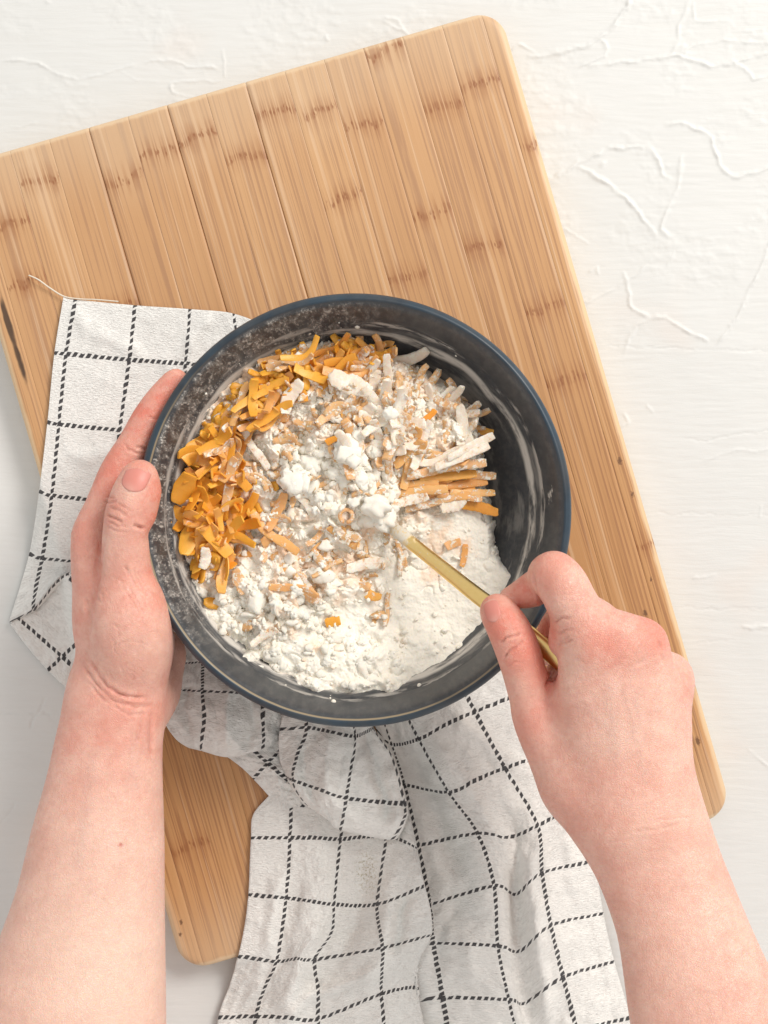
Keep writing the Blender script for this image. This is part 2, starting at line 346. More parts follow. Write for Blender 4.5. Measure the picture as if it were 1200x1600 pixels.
# ------------------------------------------------------------------ checked kitchen towel
def make_towel():
    m = NT('cotton_check', Roughness=.9)
    uv = m.n('TexCoord', 2); x, y, _ = m.xyz(uv)
    wv = m.noise(m.scale(uv, (9, 9, 1)), 1.0, 2)
    def lines(a, b):
        a_ = m.math('ADD', a, m.math('MULTIPLY', m.math('SUBTRACT', wv, .5), .05))
        r = m.math('ABSOLUTE', m.math('SUBTRACT', a_, m.math('ROUND', a_)))
        sgn = m.math('SUBTRACT', a_, m.math('ROUND', a_))
        ln = m.map(r, .034, .026)
        ph = m.math('FRACT', m.math('ADD', m.math('MULTIPLY', b, 9.5), m.math('MULTIPLY', sgn, 5.5)))
        ds = m.math('MULTIPLY', m.map(ph, .0, .10), m.map(ph, .74, .64))
        return m.math('MULTIPLY', ln, ds)
    L = m.math('MAXIMUM', lines(x, y), lines(y, x))
    fuzz = m.noise(m.scale(uv, (150, 150, 1)), 1.0, 2)
    L = m.math('MULTIPLY', L, m.map(fuzz, .25, .45, .55, 1.0))
    cloth = m.mix(m.noise(uv, 3.0, 2), (.91, .89, .85), (.875, .85, .805))
    thr = m.noise(m.scale(uv, (90, 420, 1)), 1.0, 2, .6); thr2 = m.noise(m.scale(uv, (420, 90, 1)), 1.0, 2, .6)
    dg1 = m.noise(m.n('Mapping', Vector=uv, Rotation=(0, 0, .75), Scale=(13, 50, 1)), 1.0, 3, .55, dist=.8)
    dg2 = m.noise(m.n('Mapping', Vector=uv, Rotation=(0, 0, -.7), Scale=(13, 50, 1)), 1.0, 3, .55, dist=.8)
    crepe = m.math('ADD', m.math('MULTIPLY', dg1, m.map(m.noise(uv, 7, 2), .44, .56)), m.math('MULTIPLY', dg2, m.map(m.noise(uv, 7, 2), .56, .44)))
    cloth = m.mix(m.math('MULTIPLY', m.map(crepe, .48, .36), .10), cloth, (.58, .54, .50))
    # small brown food stain
    sd = m.n('VectorMath', 1, props={'operation': 'DISTANCE'}, i0=m.scale(m.obj(), (1, .55, 0)), i1=(P(573, 1362, .024).x, P(573, 1362, .024).y*.55, 0))
    st = m.math('MULTIPLY', m.map(sd, .0105, .001), m.map(m.noise(uv, 22, 3, .7), .50, .62))
    cloth = m.mix(m.math('MULTIPLY', st, .75), cloth, (.34, .27, .10))
    m.set(m.b, 'Base Color', m.mix(L, cloth, (.045, .042, .045)))
    m.set(m.b, 'Sheen Weight', .15)
    hh = m.math('ADD', m.math('MULTIPLY', m.math('ADD', thr, thr2), .05), m.math('ADD', m.math('MULTIPLY', crepe, 1.3), m.math('MULTIPLY', L, .25)))
    m.set(m.b, 'Normal', m.bump(hh, .85, .0012))
    VV, FF, UU = [], [], []; off = [0]
    def sheet(ctrl, us, vs, n=22, crink=.0006, seed=0, affine=None, hem=None, folds=()):
        """ctrl: rows of (px,py,z mm); us per column, vs per row"""
        G = np.array(ctrl, float); r, c, _ = G.shape
        A = np.stack([crom(G[:, j], n) for j in range(c)], 1); B = np.stack([crom(A[i], n) for i in range(A.shape[0])], 0)
        u1 = crom(np.array(us, float)[:, None], n)[:, 0]; v1 = crom(np.array(vs, float)[:, None], n)[:, 0]
        Uq, Vq = np.meshgrid(u1, v1)
        # finer again by linear subdivision is not needed: n samples a cell
        px, py, z = B[..., 0], B[..., 1], B[..., 2]*1e-3
        z = z+.40*np.maximum(z-.0225, 0)
        z = z+crink*(1.5*fbm(Uq*2.3+seed, Vq*2.3, 2, 40+seed, .6)+.7*fbm(Uq*7, Vq*6+seed, 3, 50+seed, .6))+crink*.35*fbm(Uq*19, Vq*13+seed, 2, 60+seed)
        for poly, amp, w in folds:
            d, t, _ = seg_dist(px+6*vnoise(px/40, py/40, 5), py+6*vnoise(px/40, py/40, 6), poly)
            z = z+1.5*amp*1e-3*np.exp(-(d/w)**2)*smooth(0, .2, t)*smooth(1, .8, t)
        if hem:
            e = smooth(hem-.05, hem+.02, Uq*hem/abs(hem)) if hem > 0 else smooth(-hem-.05, -hem+.02, -Uq)
            z = z+e*(.0007+.0006*vnoise(Uq*2+3, Vq*11, 77))
        pos = PA(px, py, z)
        for _ in range(2):
            lx = (pos[..., 0]-BC.x)*ca+(pos[..., 1]-BC.y)*sa; ly = -(pos[..., 0]-BC.x)*sa+(pos[..., 1]-BC.y)*ca
            qx = np.abs(lx)-HU+RC; qy = np.abs(ly)-HV+RC
            dd = np.hypot(np.maximum(qx, 0), np.maximum(qy, 0))+np.minimum(np.maximum(qx, qy), 0)-RC
            fl = (BT+.0014)*smooth(.016, -.001, dd)+.0010
            z = fl+np.logaddexp(0, (z-fl)/.0006)*.0006; pos = PA(px, py, z)
        if affine: Uq, Vq = affine(px, py)
        h, w = px.shape
        f = grid_faces(h, w, off=off[0])
        p0, p1, p2 = pos[0, 0], pos[0, -1], pos[-1, 0]
        VV.append(pos.reshape(-1, 3)); FF.append(f[:, ::-1]); UU.append(np.stack([Uq, Vq], -1).reshape(-1, 2)); off[0] += h*w
    # left part: lies over the board's left edge
    a = 22; 
    sheet([[(99,464,20.5),(118,468,21),(211,477,21.5),(297,483,21.5),(365,490,22),(430,515,22)],
           [(85,551,20.5),(103,553,21.3),(202,562,22),(290,568,21.5),(375,575,22),(450,590,22)],
           [(74,659,20.5),(92,663,21.5),(187,672,22.5),(280,680,21.5),(365,690,22),(450,700,22)],
           [(61,767,14),(81,774,20),(172,784,22.5),(270,790,21.5),(360,800,22),(450,810,22)],
           [(47,858,6),(67,866,12),(160,878,22),(260,890,21.5),(355,900,22),(450,910,22)],
           [(30,920,4),(58,908,9),(150,884,23),(255,950,21.5),(350,960,22),(450,960,22)],
           [(15,968,5.5),(52,948,10),(125,893,23),(250,1010,21.5),(350,1010,22),(450,1010,22)],
           [(19,971,2.5),(56,953,5),(130,903,16),(250,1030,20.5),(350,1040,21),(450,1050,21)]],
          [-.20, 0, 1, 2, 3, 4], [-.80, 0, 1, 2, 2.93, 3.45, 3.93, 4.08], seed=1, folds=[([(60,872),(110,850),(210,820)],2.5,12),([(90,470),(150,520),(240,560),(300,600)],1.6,16),([(200,480),(240,560),(230,660)],-1.6,12),([(330,480),(300,540),(290,600)],2,12),([(90,700),(140,720),(190,700)],1.5,12),([(70,800),(120,760),(190,750)],-1.5,12)])
    d1 = np.array([.75, .66]); d1 /= np.linalg.norm(d1); d2 = np.array([.74, -.68]); d2 /= np.linalg.norm(d2)
    def aff(px, py):
        qx, qy = px-97, py-1026
        det = d1[0]*d2[1]-d1[1]*d2[0]
        return (qx*d2[1]-qy*d2[0])/det/100, (qy*d1[0]-qx*d1[1])/det/100
    sheet([[(15,974,3),(60,935,4.5),(112,898,14),(190,860,19)],[(40,1008,2.5),(88,965,4),(145,925,12),(215,890,19)],
           [(72,1045,3),(115,1000,5),(170,960,12),(235,925,19)],[(104,1077,2),(150,1032,5),(205,990,14),(260,955,19)]],
          [0, 1, 2, 3], [0, 1, 2, 3], affine=aff, seed=2)
    # lower right part
    sheet([[(545,1040,22),(575,1060,22),(614,1075,23),(655,1050,25),(700,1030,24),(790,1005,22)],
           [(588,1140,20),(612,1163,21),(654,1155,27),(697,1132,33),(742,1112,30),(835,1075,22)],
           [(612,1225,20),(632,1226,22),(701,1238,33),(745,1218,36),(789,1200,28),(872,1172,21)],
           [(634,1325,20),(654,1321,21),(746,1302,34),(795,1308,27),(840,1290,32),(915,1250,20)],
           [(650,1420,20),(671,1414,22),(772,1384,34),(806,1397,24),(847,1364,34),(930,1345,16)],
           [(640,1482,18),(677,1474,22),(778,1478,27),(812,1486,20),(861,1446,29),(943,1427,6)],
           [(620,1568,8),(692,1559,12),(795,1562,20),(820,1567,11),(880,1527,20),(960,1502,4)],
           [(640,1650,5),(705,1650,8),(815,1650,13),(845,1655,7),(902,1612,14),(985,1590,3)],
           [(680,1740,4),(720,1740,6),(835,1740,9),(865,1740,5),(925,1700,10),(1005,1685,3)]],
          [.75, 1, 2, 2.5, 3, 3.87], [0, 1, 2, 3, 4, 5, 6, 7, 8], seed=3, crink=.0009, hem=3.66, folds=[([(660,1130),(700,1190),(745,1250),(790,1330),(800,1400)],4.5,15),([(625,1160),(675,1255),(705,1330),(725,1420),(735,1500)],-5,20),([(815,1280),(828,1400),(842,1500),(858,1620)],4.5,13),([(700,1340),(725,1420),(740,1560)],2.5,14),([(730,1400),(690,1450),(680,1540)],-2.5,12),([(870,1200),(890,1300),(905,1420)],3,14),([(690,1105),(760,1160),(830,1220)],3,14)])
    # lower left part with the long roll that overhangs the right part
    sheet([[(428,1235,21),(458,1222,21),(500,1216,21),(540,1212,22),(590,1212,25),(628,1243,29),(622,1246,24)],
           [(396,1272,21),(455,1266,22),(498,1266,22),(538,1266,22),(596,1265,25),(643,1290,36),(630,1292,24)],
           [(392,1309,21),(453,1309,22),(495,1309,24),(532,1311,22),(603,1306,27),(651,1325,40),(636,1326,24)],
           [(390,1352,21),(451,1356,22),(490,1360,24),(527,1360,21),(596,1358,29),(655,1352,43),(640,1360,24)],
           [(388,1398,21),(447,1403,23),(486,1408,26),(522,1413,21),(589,1413,30),(662,1385,44),(644,1395,24)],
           [(382,1446,21),(441,1451,24),(484,1455,27),(518,1457,20),(592,1447,32),(671,1428,42),(655,1435,22)],
           [(372,1494,14),(432,1502,20),(463,1498,25),(492,1499,21),(598,1481,33),(671,1462,36),(660,1472,21)],
           [(358,1541,5),(413,1545,12),(456,1540,20),(497,1545,15),(597,1517,28),(652,1500,26),(648,1512,19)],
           [(341,1590,3),(400,1588,9),(450,1590,15),(497,1592,9),(596,1553,22),(648,1543,17),(652,1558,13)],
           [(325,1690,3),(385,1690,8),(440,1690,12),(500,1690,6),(605,1650,16),(668,1640,12),(660,1650,4)],
           [(310,1780,3),(370,1780,6),(430,1780,8),(500,1780,5),(615,1740,10),(680,1730,8),(670,1740,4)]],
          [-.62, 0, .5, 1, 2, 2.8, 3.0], [-.9, -.45, 0, .5, 1, 1.5, 2, 2.5, 3, 4, 5], seed=4, crink=.0009, hem=-.40, folds=[([(622,1330),(606,1400),(600,1480),(560,1560)],4,14),([(572,1330),(562,1420),(535,1490),(470,1560)],-4,16),([(505,1330),(512,1430),(480,1490),(430,1600)],3,12),([(642,1390),(622,1450),(612,1500)],-4,10),([(440,1330),(420,1460),(380,1590)],2,12),([(610,1500),(560,1530),(480,1560),(430,1610)],3,10),([(470,1345),(450,1440),(430,1520)],-2,12)])
    # raised lobe below the bowl
    sheet([[(455,1060,30),(470,1065,33),(500,1070,34),(540,1075,34),(570,1080,32),(580,1085,26)],
           [(437,1140,28),(479,1137,34),(515,1143,36),(555,1150,36),(583,1137,34),(578,1140,24)],
           [(437,1185,27),(464,1180,35),(506,1193,38),(548,1203,38),(612,1182,36),(600,1190,24)],
           [(447,1214,26),(457,1219,34),(498,1233,40),(541,1247,39),(632,1256,38),(618,1250,24)],
           [(458,1235,25),(470,1247,32),(505,1265,38),(537,1272,38),(630,1283,40),(622,1278,24)],
           [(475,1258,23),(488,1265,27),(512,1281,31),(532,1297,32),(612,1312,36),(622,1302,24)],
           [(480,1252,21),(492,1257,22),(518,1270,23),(536,1285,23),(605,1300,24),(615,1292,23)]],
          [-.3, 0, .5, 1, 2, 2.2], [-.9, 0, .5, 1, 1.28, 1.55, 1.75], seed=5, crink=.0011, folds=[([(530,1130),(505,1180),(520,1250),(560,1290)],4,12),([(565,1130),(585,1190),(600,1250),(605,1300)],-4,12),([(480,1150),(475,1210),(500,1260)],-3,10),([(610,1190),(620,1240),(622,1300)],3,8)])
    # left lobe by the wrist
    sheet([[(296,1005,24),(318,1000,25),(365,1000,25),(410,1000,25),(470,1010,25)],
           [(280,1078,26),(316,1080,28),(365,1082,30),(410,1086,28),(460,1092,24)],
           [(256,1118,27),(319,1117,31),(366,1128,34),(411,1130,30),(446,1136,23)],
           [(272,1152,26),(316,1150,30),(362,1162,32),(412,1155,30),(441,1150,23)],
           [(296,1169,24),(314,1173,26),(358,1183,28),(410,1171,27),(437,1158,22)],
           [(300,1162,21),(320,1164,21),(360,1174,22),(406,1162,22),(432,1150,21)]],
          [-.5, 0, .5, 1, 1.4], [-1.8, 0, .45, .75, .95, 1.1], seed=6, crink=.001, folds=[([(360,1060),(350,1110),(360,1180)],3,12),([(390,1080),(395,1130),(380,1180)],-3.5,10),([(300,1060),(290,1110),(300,1160)],-2.5,10)])
    # small tucked triangle between the two lobes
    def aff2(px, py): return ((px-425)*.8+(py-1185)*.75)/95+.0, ((py-1198)*.72-(px-425)*.62)/95+0
    sheet([[(346,1176,22),(385,1165,24),(450,1150,23)],[(378,1200,21.5),(415,1190,26),(470,1190,23)],
           [(402,1224,21),(435,1212,27),(478,1220,23)],[(425,1250,21),(448,1238,25),(482,1240,23)],[(443,1276,20.5),(456,1262,22),(486,1262,22)]],
          [0, 1, 2], [0, 1, 2, 3, 4], affine=aff2, seed=7, crink=.0008)
    o = mesh_obj('kitchen_towel', np.vstack(VV), np.vstack(FF).astype(np.int32), m.m, uv=np.vstack(UU))
    tag(o, 'white cotton kitchen towel with black dashed check, crumpled under the bowl', 'towel')
    md = o.modifiers.new('thickness', 'SOLIDIFY'); md.thickness = .0007; md.offset = -1
    # loose hem thread
    th = NT('thread', Base_Color=(.78, .70, .58), Roughness=.8)
    pts = [P(*q) for q in ((45,430,.0205),(60,437,.0225),(78,450,.0215),(100,463,.022),(125,467,.0228),(150,468,.0226),(185,471,.0226))]
    c = crom([tuple(p) for p in pts], 6); V = []; n = len(c)
    for i, p in enumerate(c):
        for k in range(6): V.append((p[0]+.00032*math.cos(k*math.pi/3), p[1]+.00032*math.cos(k*math.pi/3), p[2]+.00032*math.sin(k*math.pi/3)))
    mesh_obj('loose_thread', np.array(V), grid_faces(n, 6, wrap=True), th.m, o)
    return o
make_towel()

# ------------------------------------------------------------------ bowl
RIMZ = 0.105
RP = P(553.7, 797.2, RIMZ); RS = S*(H-RIMZ)/H
BX, BY = RP.x, RP.y; BZ0 = 0.0235
RO = 341*RS
PROF_IN = [(RO-.0050, RIMZ-.0012), (RO-.0070, RIMZ-.004), (RO-.0092, .094), (RO-.0115, .085), (RO-.0138, .075), (RO-.0170, .064), (RO-.0225, .054), (RO-.033, .045), (RO-.045, .038), (RO-.062, .033), (RO-.085, .0305), (0.0, .030)]
def bowl_inner_z(r):
    pr = PROF_IN[::-1]; return np.interp(r, [p[0] for p in pr], [p[1] for p in pr])
def make_bowl():
    m = NT('slate_glaze', Roughness=.4)
    o = m.obj(); x, y, z = m.xyz(o)
    r = m.math('SQRT', m.math('ADD', m.math('MULTIPLY', x, x), m.math('MULTIPLY', y, y)))
    an = m.math('ARCTAN2', y, x)
    base = m.mix(m.map(r, RO-.0048, RO-.0040), (.047, .051, .058), m.mix(m.map(m.noise(o, 38, 4, .6), .35, .65), (.018, .027, .038), (.022, .045, .068)))
    base = m.mix(m.map(m.noise(o, 60, 3, .6), .4, .7), base, m.mix(.5, base, (.06, .065, .07)))
    crest = m.map(m.math('ABSOLUTE', m.math('SUBTRACT', m.math('ADD', r, m.math('MULTIPLY', m.noise(o, 45, 2), .0006)), RO-.0041)), .0006, .0002)
    side = m.map(m.math('SINE', m.math('ADD', an, 2.6+math.pi)), -.2, .6)   # worn through mostly on the near-left half
    crest = m.math('MULTIPLY', crest, m.math('MULTIPLY', m.map(m.noise(o, 30, 2), .35, .5, .3, 1), m.map(m.math('COSINE', m.math('ADD', an, 2.2)), -.3, .5)))
    base = m.mix(m.math('MULTIPLY', crest, .8), base, (.36, .28, .17))
    # flour dust: streaks run round the wall, clots on the left
    va = m.n('CombineXYZ', i0=m.math('MULTIPLY', m.math('COSINE', an), .1), i1=m.math('MULTIPLY', m.math('SINE', an), .1), i2=m.math('MULTIPLY', z, 5.0))
    streak = m.noise(m.scale(va, (22, 22, 22)), 1.0, 5, .68)
    spk = m.noise(m.scale(o, (780, 780, 260)), 1.0, 3, .65)
    spk2 = m.noise(m.scale(o, (240, 240, 90)), 1.0, 4, .7)
    left = m.map(m.math('COSINE', m.math('SUBTRACT', an, 2.65)), .15, .8)
    inside = m.map(r, RO-.0046, RO-.0060)
    low = m.map(z, .094, .074)
    rim_spk = m.math('MULTIPLY', m.math('MULTIPLY', m.math('MULTIPLY', m.map(spk2, .40, .60), m.map(spk, .48, .62, 0, .65)), left), inside)
    haze = m.math('MULTIPLY', m.map(spk2, .40, .68), m.math('ADD', m.math('MULTIPLY', left, .20), .045))
    ringz = m.math('ADD', z, m.math('MULTIPLY', m.math('SUBTRACT', m.noise(m.scale(va, (14, 14, 1)), 1.0, 3, .6), .5), .020))
    ring = m.map(m.math('ABSOLUTE', m.math('SUBTRACT', ringz, .0735)), .0042, .0012)
    ring = m.math('MULTIPLY', ring, m.map(streak, .36, .54, 0, .8))
    ring2 = m.math('MULTIPLY', m.map(m.math('ABSOLUTE', m.math('SUBTRACT', ringz, .083)), .004, .0005), m.math('MULTIPLY', m.map(streak, .47, .56), .55))
    lowd = m.math('MULTIPLY', m.math('MULTIPLY', low, m.map(streak, .48, .66)), .22)
    # one splash on the right wall
    sq = P(852, 772, .092); dd = m.n('VectorMath', 1, props={'operation': 'DISTANCE'}, i0=o, i1=(sq.x-BX, sq.y-BY, .092))
    spl = m.math('MULTIPLY', m.map(m.math('ADD', dd, m.math('MULTIPLY', m.noise(m.scale(o, (1, .5, 1)), 260, 3, .8), .016)), .0125, .0095), 1.0)
    fl = rim_spk
    for q in (haze, ring, ring2, lowd, spl): fl = m.math('MAXIMUM', fl, m.math('MULTIPLY', q, inside))
    base = m.mix(fl, base, (.78, .73, .66))
    m.set(m.b, 'Base Color', base); m.set(m.b, 'Roughness', m.map(fl, 0, 1, .40, .9, 'LINEAR'))
    m.set(m.b, 'Normal', m.bump(m.math('ADD', fl, m.math('MULTIPLY', m.noise(o, 130, 2), .1)), .35, .0007))
    outer = [(0, BZ0+.004), (.040, BZ0+.004), (.042, BZ0), (.050, BZ0), (.053, BZ0+.003), (.066, .036), (.082, .050), (.095, .068), (.1035, .085), (RO-.0042, .094), (RO-.0010, .0978), (RO, .1002), (RO-.0006, .1028), (RO-.0022, .1045), (RO-.0036, RIMZ)]
    pr = outer+PROF_IN
    pts = crom(np.array(pr), 5); pts[:, 0] = np.maximum(pts[:, 0], 0)
    n = 256; an_ = np.arange(n)*2*np.pi/n
    V = np.stack([pts[:, 0:1]*np.cos(an_), pts[:, 0:1]*np.sin(an_), np.repeat(pts[:, 1:2], n, 1)], -1).reshape(-1, 3)
    b = mesh_obj('mixing_bowl', V, grid_faces(len(pts), n, wrap=True), m.m); b.location = (BX, BY, 0)
    tag(b, 'dark slate blue glazed mixing bowl dusted with flour, standing on towel and board', 'bowl')
make_bowl()
# ------------------------------------------------------------------ flour, cheese, spoon
FOOD = [(300,640),(330,590),(370,556),(420,532),(480,518),(540,514),(580,520),(610,538),(650,556),(690,580),(725,610),(748,640),(760,672),(756,705),(760,745),(770,775),(778,800),(781,830),(784,856),(797,872),(835,882),(850,930),(830,1010),(760,1080),(640,1130),(480,1130),(340,1060),(250,920),(235,780),(262,690)]
def poly_sd(x, y, pts):
    d, _, _ = seg_dist(x, y, pts+[pts[0]])
    ins = np.zeros(x.shape, bool)
    for (x0, y0), (x1, y1) in zip(pts, pts[1:]+pts[:1]):
        c = ((y0 > y) != (y1 > y)) & (x < (x1-x0)*(y-y0)/((y1-y0)+1e-9)+x0); ins ^= c
    return np.where(ins, d, -d)
def gs(x, y, cx, cy, sx, sy=None, a=0):
    sy = sy or sx; dx, dy = x-cx, y-cy; c, s = math.cos(a), math.sin(a)
    return np.exp(-(((dx*c+dy*s)/sx)**2+((-dx*s+dy*c)/sy)**2))
def clump(x, y):
    c = 1-smooth(-30, 60, (x-600)*.62+(y-865)*.78-0)*(1-.0)
    c = np.maximum(c, .9*smooth(45, 0, np.abs(np.hypot(x-555, y-800)-285))*smooth(700, 600, x))
    c = np.maximum(c, smooth(480, 400, x)); c = np.maximum(c, .35*smooth(60, 0, np.abs(np.hypot(x-555, y-800)-275)))
    c = np.maximum(c, .8*gs(x, y, 560, 1010, 110, 50))
    return np.clip(np.maximum(c, .10), 0, 1)
def food_base(x, y):
    z = .0635+.0085*gs(x, y, 530, 1085, 190, 55)+.0100*gs(x, y, 520, 740, 105, 85)+.0040*gs(x, y, 550, 765, 65, 52)+.0085*gs(x, y, 592, 794, 26, 24)+.0080*gs(x, y, 600, 640, 130, 75, .3)
    z = z+.0075*gs(x, y, 430, 950, 90, 70)+.004*gs(x, y, 330, 800, 60, 110)+.005*gs(x, y, 440, 600, 110, 50, -.4)+.004*gs(x, y, 560, 1030, 140, 40)
    z = z-.006*gs(x, y, 690, 760, 60, 30)-.003*gs(x, y, 610, 860, 70, 40)-.0035*gs(x, y, 560, 575, 60, 25)-.002*gs(x, y, 700, 930, 100, 80)
    return z
_RS = random.Random(77)
STRIPS = []
for _k in range(230):
    if _k < 120:
        a = _RS.uniform(.25, 1.95); r = _RS.uniform(60, 250); cx, cy = 555+r*math.cos(a), 797-r*math.sin(a); d = a+_RS.gauss(0, .5)
        if cy > 700: cy -= 40
    elif _k < 185: cx, cy = _RS.uniform(380, 560), _RS.uniform(590, 900); d = _RS.uniform(0, 3.14)
    else: cx, cy = _RS.uniform(380, 620), _RS.uniform(840, 960); d = _RS.gauss(2.5, .5)
    L_ = _RS.uniform(16, 42); w_ = _RS.uniform(5.5, 9.5); bd = _RS.gauss(0, .25)
    STRIPS.append(([(cx-L_*math.cos(d-bd), cy+L_*math.sin(d-bd)), (cx, cy), (cx+L_*math.cos(d+bd), cy-L_*math.sin(d+bd))], w_, _RS.uniform(.0014, .0034), _RS.uniform(-.5, .5), _RS.uniform(-.5, .5)))
_GX = np.arange(215, 900, 1.05); _GY = np.arange(470, 1140, 1.05); _G = {}
def food_z(x, y, detail=True):
    """height of the food and signed distance to its outline, looked up in a grid made once"""
    if detail not in _G:
        X_, Y_ = np.meshgrid(_GX, _GY); _G[detail] = _food_z(X_, Y_, detail)
    x = np.asarray(x, float); y = np.asarray(y, float)
    fx = np.clip((x-_GX[0])/1.05, 0, len(_GX)-1.001); fy = np.clip((y-_GY[0])/1.05, 0, len(_GY)-1.001)
    i = fx.astype(int); j = fy.astype(int); u = fx-i; v = fy-j; out = []
    for A in _G[detail]: out.append(A[j, i]*(1-u)*(1-v)+A[j, i+1]*u*(1-v)+A[j+1, i]*(1-u)*v+A[j+1, i+1]*u*v)
    return tuple(out)
def _food_z(x, y, detail=True):
    x = np.asarray(x, float); y = np.asarray(y, float)
    z = food_base(x, y)
    if detail:
        wx = x+9*vnoise(x/30, y/30, 3)+3*vnoise(x/9, y/9, 4); wy = y+9*vnoise(x/30, y/30, 5)+3*vnoise(x/9, y/9, 6)
        c = clump(x+20*vnoise(x/50, y/50, 9), y+20*vnoise(x/50, y/50, 10))
        def dome(s, seed):
            d = worley(wx/s, wy/s, seed); return np.sqrt(np.maximum(0, 1-(d/.85)**2))
        m1 = smooth(-.3, .4, vnoise(x/45, y/45, 31)); m2 = smooth(-.3, .3, vnoise(x/25, y/25, 32))
        def plate(s, seed):
            d1, d2 = worley(wx/s, wy/s, seed, True); R_ = _WT[seed][0]
            t1 = smooth(.0, .26, d2-d1); return t1*(.62+.38*np.cos(wx/s*2.1+1.7*np.sin(wy/s*1.3+seed)))+.35*np.sqrt(np.maximum(0, 1-d1*d1))
        hp = np.clip(gs(x, y, 510, 745, 120, 85)*1.3+gs(x, y, 600, 640, 120, 60)+.6*gs(x, y, 430, 950, 90, 60), 0, 1)
        z = z+hp*c*(.0058*plate(36, 41)+.0030*plate(17, 42)-.0030*dome(17, 2)*(.25+.75*m2)-.0026*dome(34, 1)*m1)
        z = z+c*(.0052*dome(34, 1)*m1+.0042*dome(17, 2)*(.25+.75*m2)+.0010*dome(9, 3)+.0012*np.abs(vnoise(x/11, y/11, 33))+.0007*np.abs(vnoise(x/5, y/5, 34))+.0030*vnoise(x/40, y/40, 12))
        st = np.zeros(x.shape)
        for pts, w, hh, t1, t2 in STRIPS:
            xs_ = [p[0] for p in pts]; ys_ = [p[1] for p in pts]
            i0, i1 = np.searchsorted(_GX, [min(xs_)-14, max(xs_)+14]); j0, j1 = np.searchsorted(_GY, [min(ys_)-14, max(ys_)+14])
            if i1-i0 < 2 or j1-j0 < 2: continue
            sl = (slice(j0, j1), slice(i0, i1)); X_, Y_ = wx[sl]*.35+x[sl]*.65, wy[sl]*.35+y[sl]*.65
            d, t, sd_ = seg_dist(X_, Y_, pts); w2 = w*(1-.25*np.abs(2*t-1)**3)
            pr = smooth(w2+1.5, w2-1.8, d)*smooth(-.02, .05, t)*(hh*(1+t1*(t-.5))+hh*.3*t2*sd_*d/w+.0004*vnoise(X_/4, Y_/4, 55))
            st[sl] = np.maximum(st[sl]*np.where(pr > st[sl], 1, 1), pr+np.where(pr > .0005, .35*st[sl], 0))
        z = z+st*c*(1-.85*gs(x, y, 530, 752, 80, 58))
        z = z+(1-c)*(.0009*vnoise(x/60, y/60, 13)+.00045*dome(22, 8)*smooth(0, .5, vnoise(x/35, y/35, 15))+.0004*vnoise(x/9, y/9, 14)+.00025*dome(5, 9)
                     -.0016*smooth(.10, .0, np.abs(vnoise(x/33, y/33, 17)))*smooth(.0, .5, vnoise(x/70, y/70, 18)))
        z = z+.00022*vnoise(x/3.2, y/3.2, 16)
    sd = poly_sd(x+7*vnoise(x/16, y/16, 21)+3*vnoise(x/5, y/5, 23), y+7*vnoise(x/16, y/16, 22), FOOD)
    return .031+(z-.031)*np.sqrt(np.clip(smooth(-2, 26, sd), 0, 1)), sd
def flour_mat(name, coat=False):
    m = NT(name, Roughness=.95)
    o = m.obj()
    if coat:
        rnd = m.n('ObjectInfo', 5); o2 = m.n('VectorMath', props={'operation': 'ADD'}, i0=o, i1=m.n('CombineXYZ', i0=rnd, i1=rnd, i2=rnd))
        ct = m.attr('coat', 'OBJECT')
        n = m.math('ADD', m.math('MULTIPLY', m.noise(o2, 230, 4, .62), .7), m.math('MULTIPLY', m.noise(o2, 900, 3, .6), .3))
        f = m.map(m.math('ADD', n, m.math('MULTIPLY', m.math('SUBTRACT', ct, .5), .62)), .44, .56)
        tone = m.noise(o2, 120, 2)
        ch = m.mix(m.math('ADD', m.math('MULTIPLY', tone, .4), m.math('MULTIPLY', rnd, .6)), (.90, .47, .06), (.80, .29, .02)); dusty_shaded = m.mix(m.math('MULTIPLY', m.map(ct, .12, .5), .8), ch, (.74, .46, .25))  # tan joins flour dust with the bowl wall's shade, put into the colour
        fl = m.mix(m.math('MULTIPLY', m.map(n, .62, .45), .55), (.89, .835, .74), (.80, .60, .43))
        m.set(m.b, 'Base Color', m.mix(f, dusty_shaded, fl))
        m.set(m.b, 'Roughness', m.map(f, 0, 1, .42, .95, 'LINEAR'))
        m.set(m.b, 'Subsurface Weight', .25); m.set(m.b, 'Subsurface Radius', (.004, .002, .0008)); m.set(m.b, 'Subsurface Scale', .5)
        m.set(m.b, 'Normal', m.bump(m.math('ADD', m.math('MULTIPLY', f, .6), m.math('MULTIPLY', n, .8)), .55, .0008))
    else:
        n = m.noise(o, 260, 4, .6); ora = m.attr('cheesy')
        f = m.math('MULTIPLY', m.map(m.math('ADD', m.noise(o, 75, 4, .65), m.math('MULTIPLY', ora, .30)), .60, .82), m.map(ora, .0, .25))
        c = m.mix(m.noise(o, 40, 3), (.93, .88, .785), (.90, .845, .735))
        c = m.mix(m.math('MULTIPLY', f, .60), c, (.90, .60, .39))
        m.set(m.b, 'Base Color', c)
        m.set(m.b, 'Subsurface Weight', .15); m.set(m.b, 'Subsurface Radius', (.002, .0015, .001)); m.set(m.b, 'Subsurface Scale', .5)
        m.set(m.b, 'Normal', m.bump(m.math('ADD', n, m.math('MULTIPLY', m.noise(o, 1100, 2), .5)), .5, .0006))
    return m.m
M_FLOUR = flour_mat('flour'); M_COAT = flour_mat('cheese_dusted', True)
def bowl_limit(px, py, z):
    p = PA(px, py, z); return np.hypot(p[..., 0]-BX, p[..., 1]-BY)
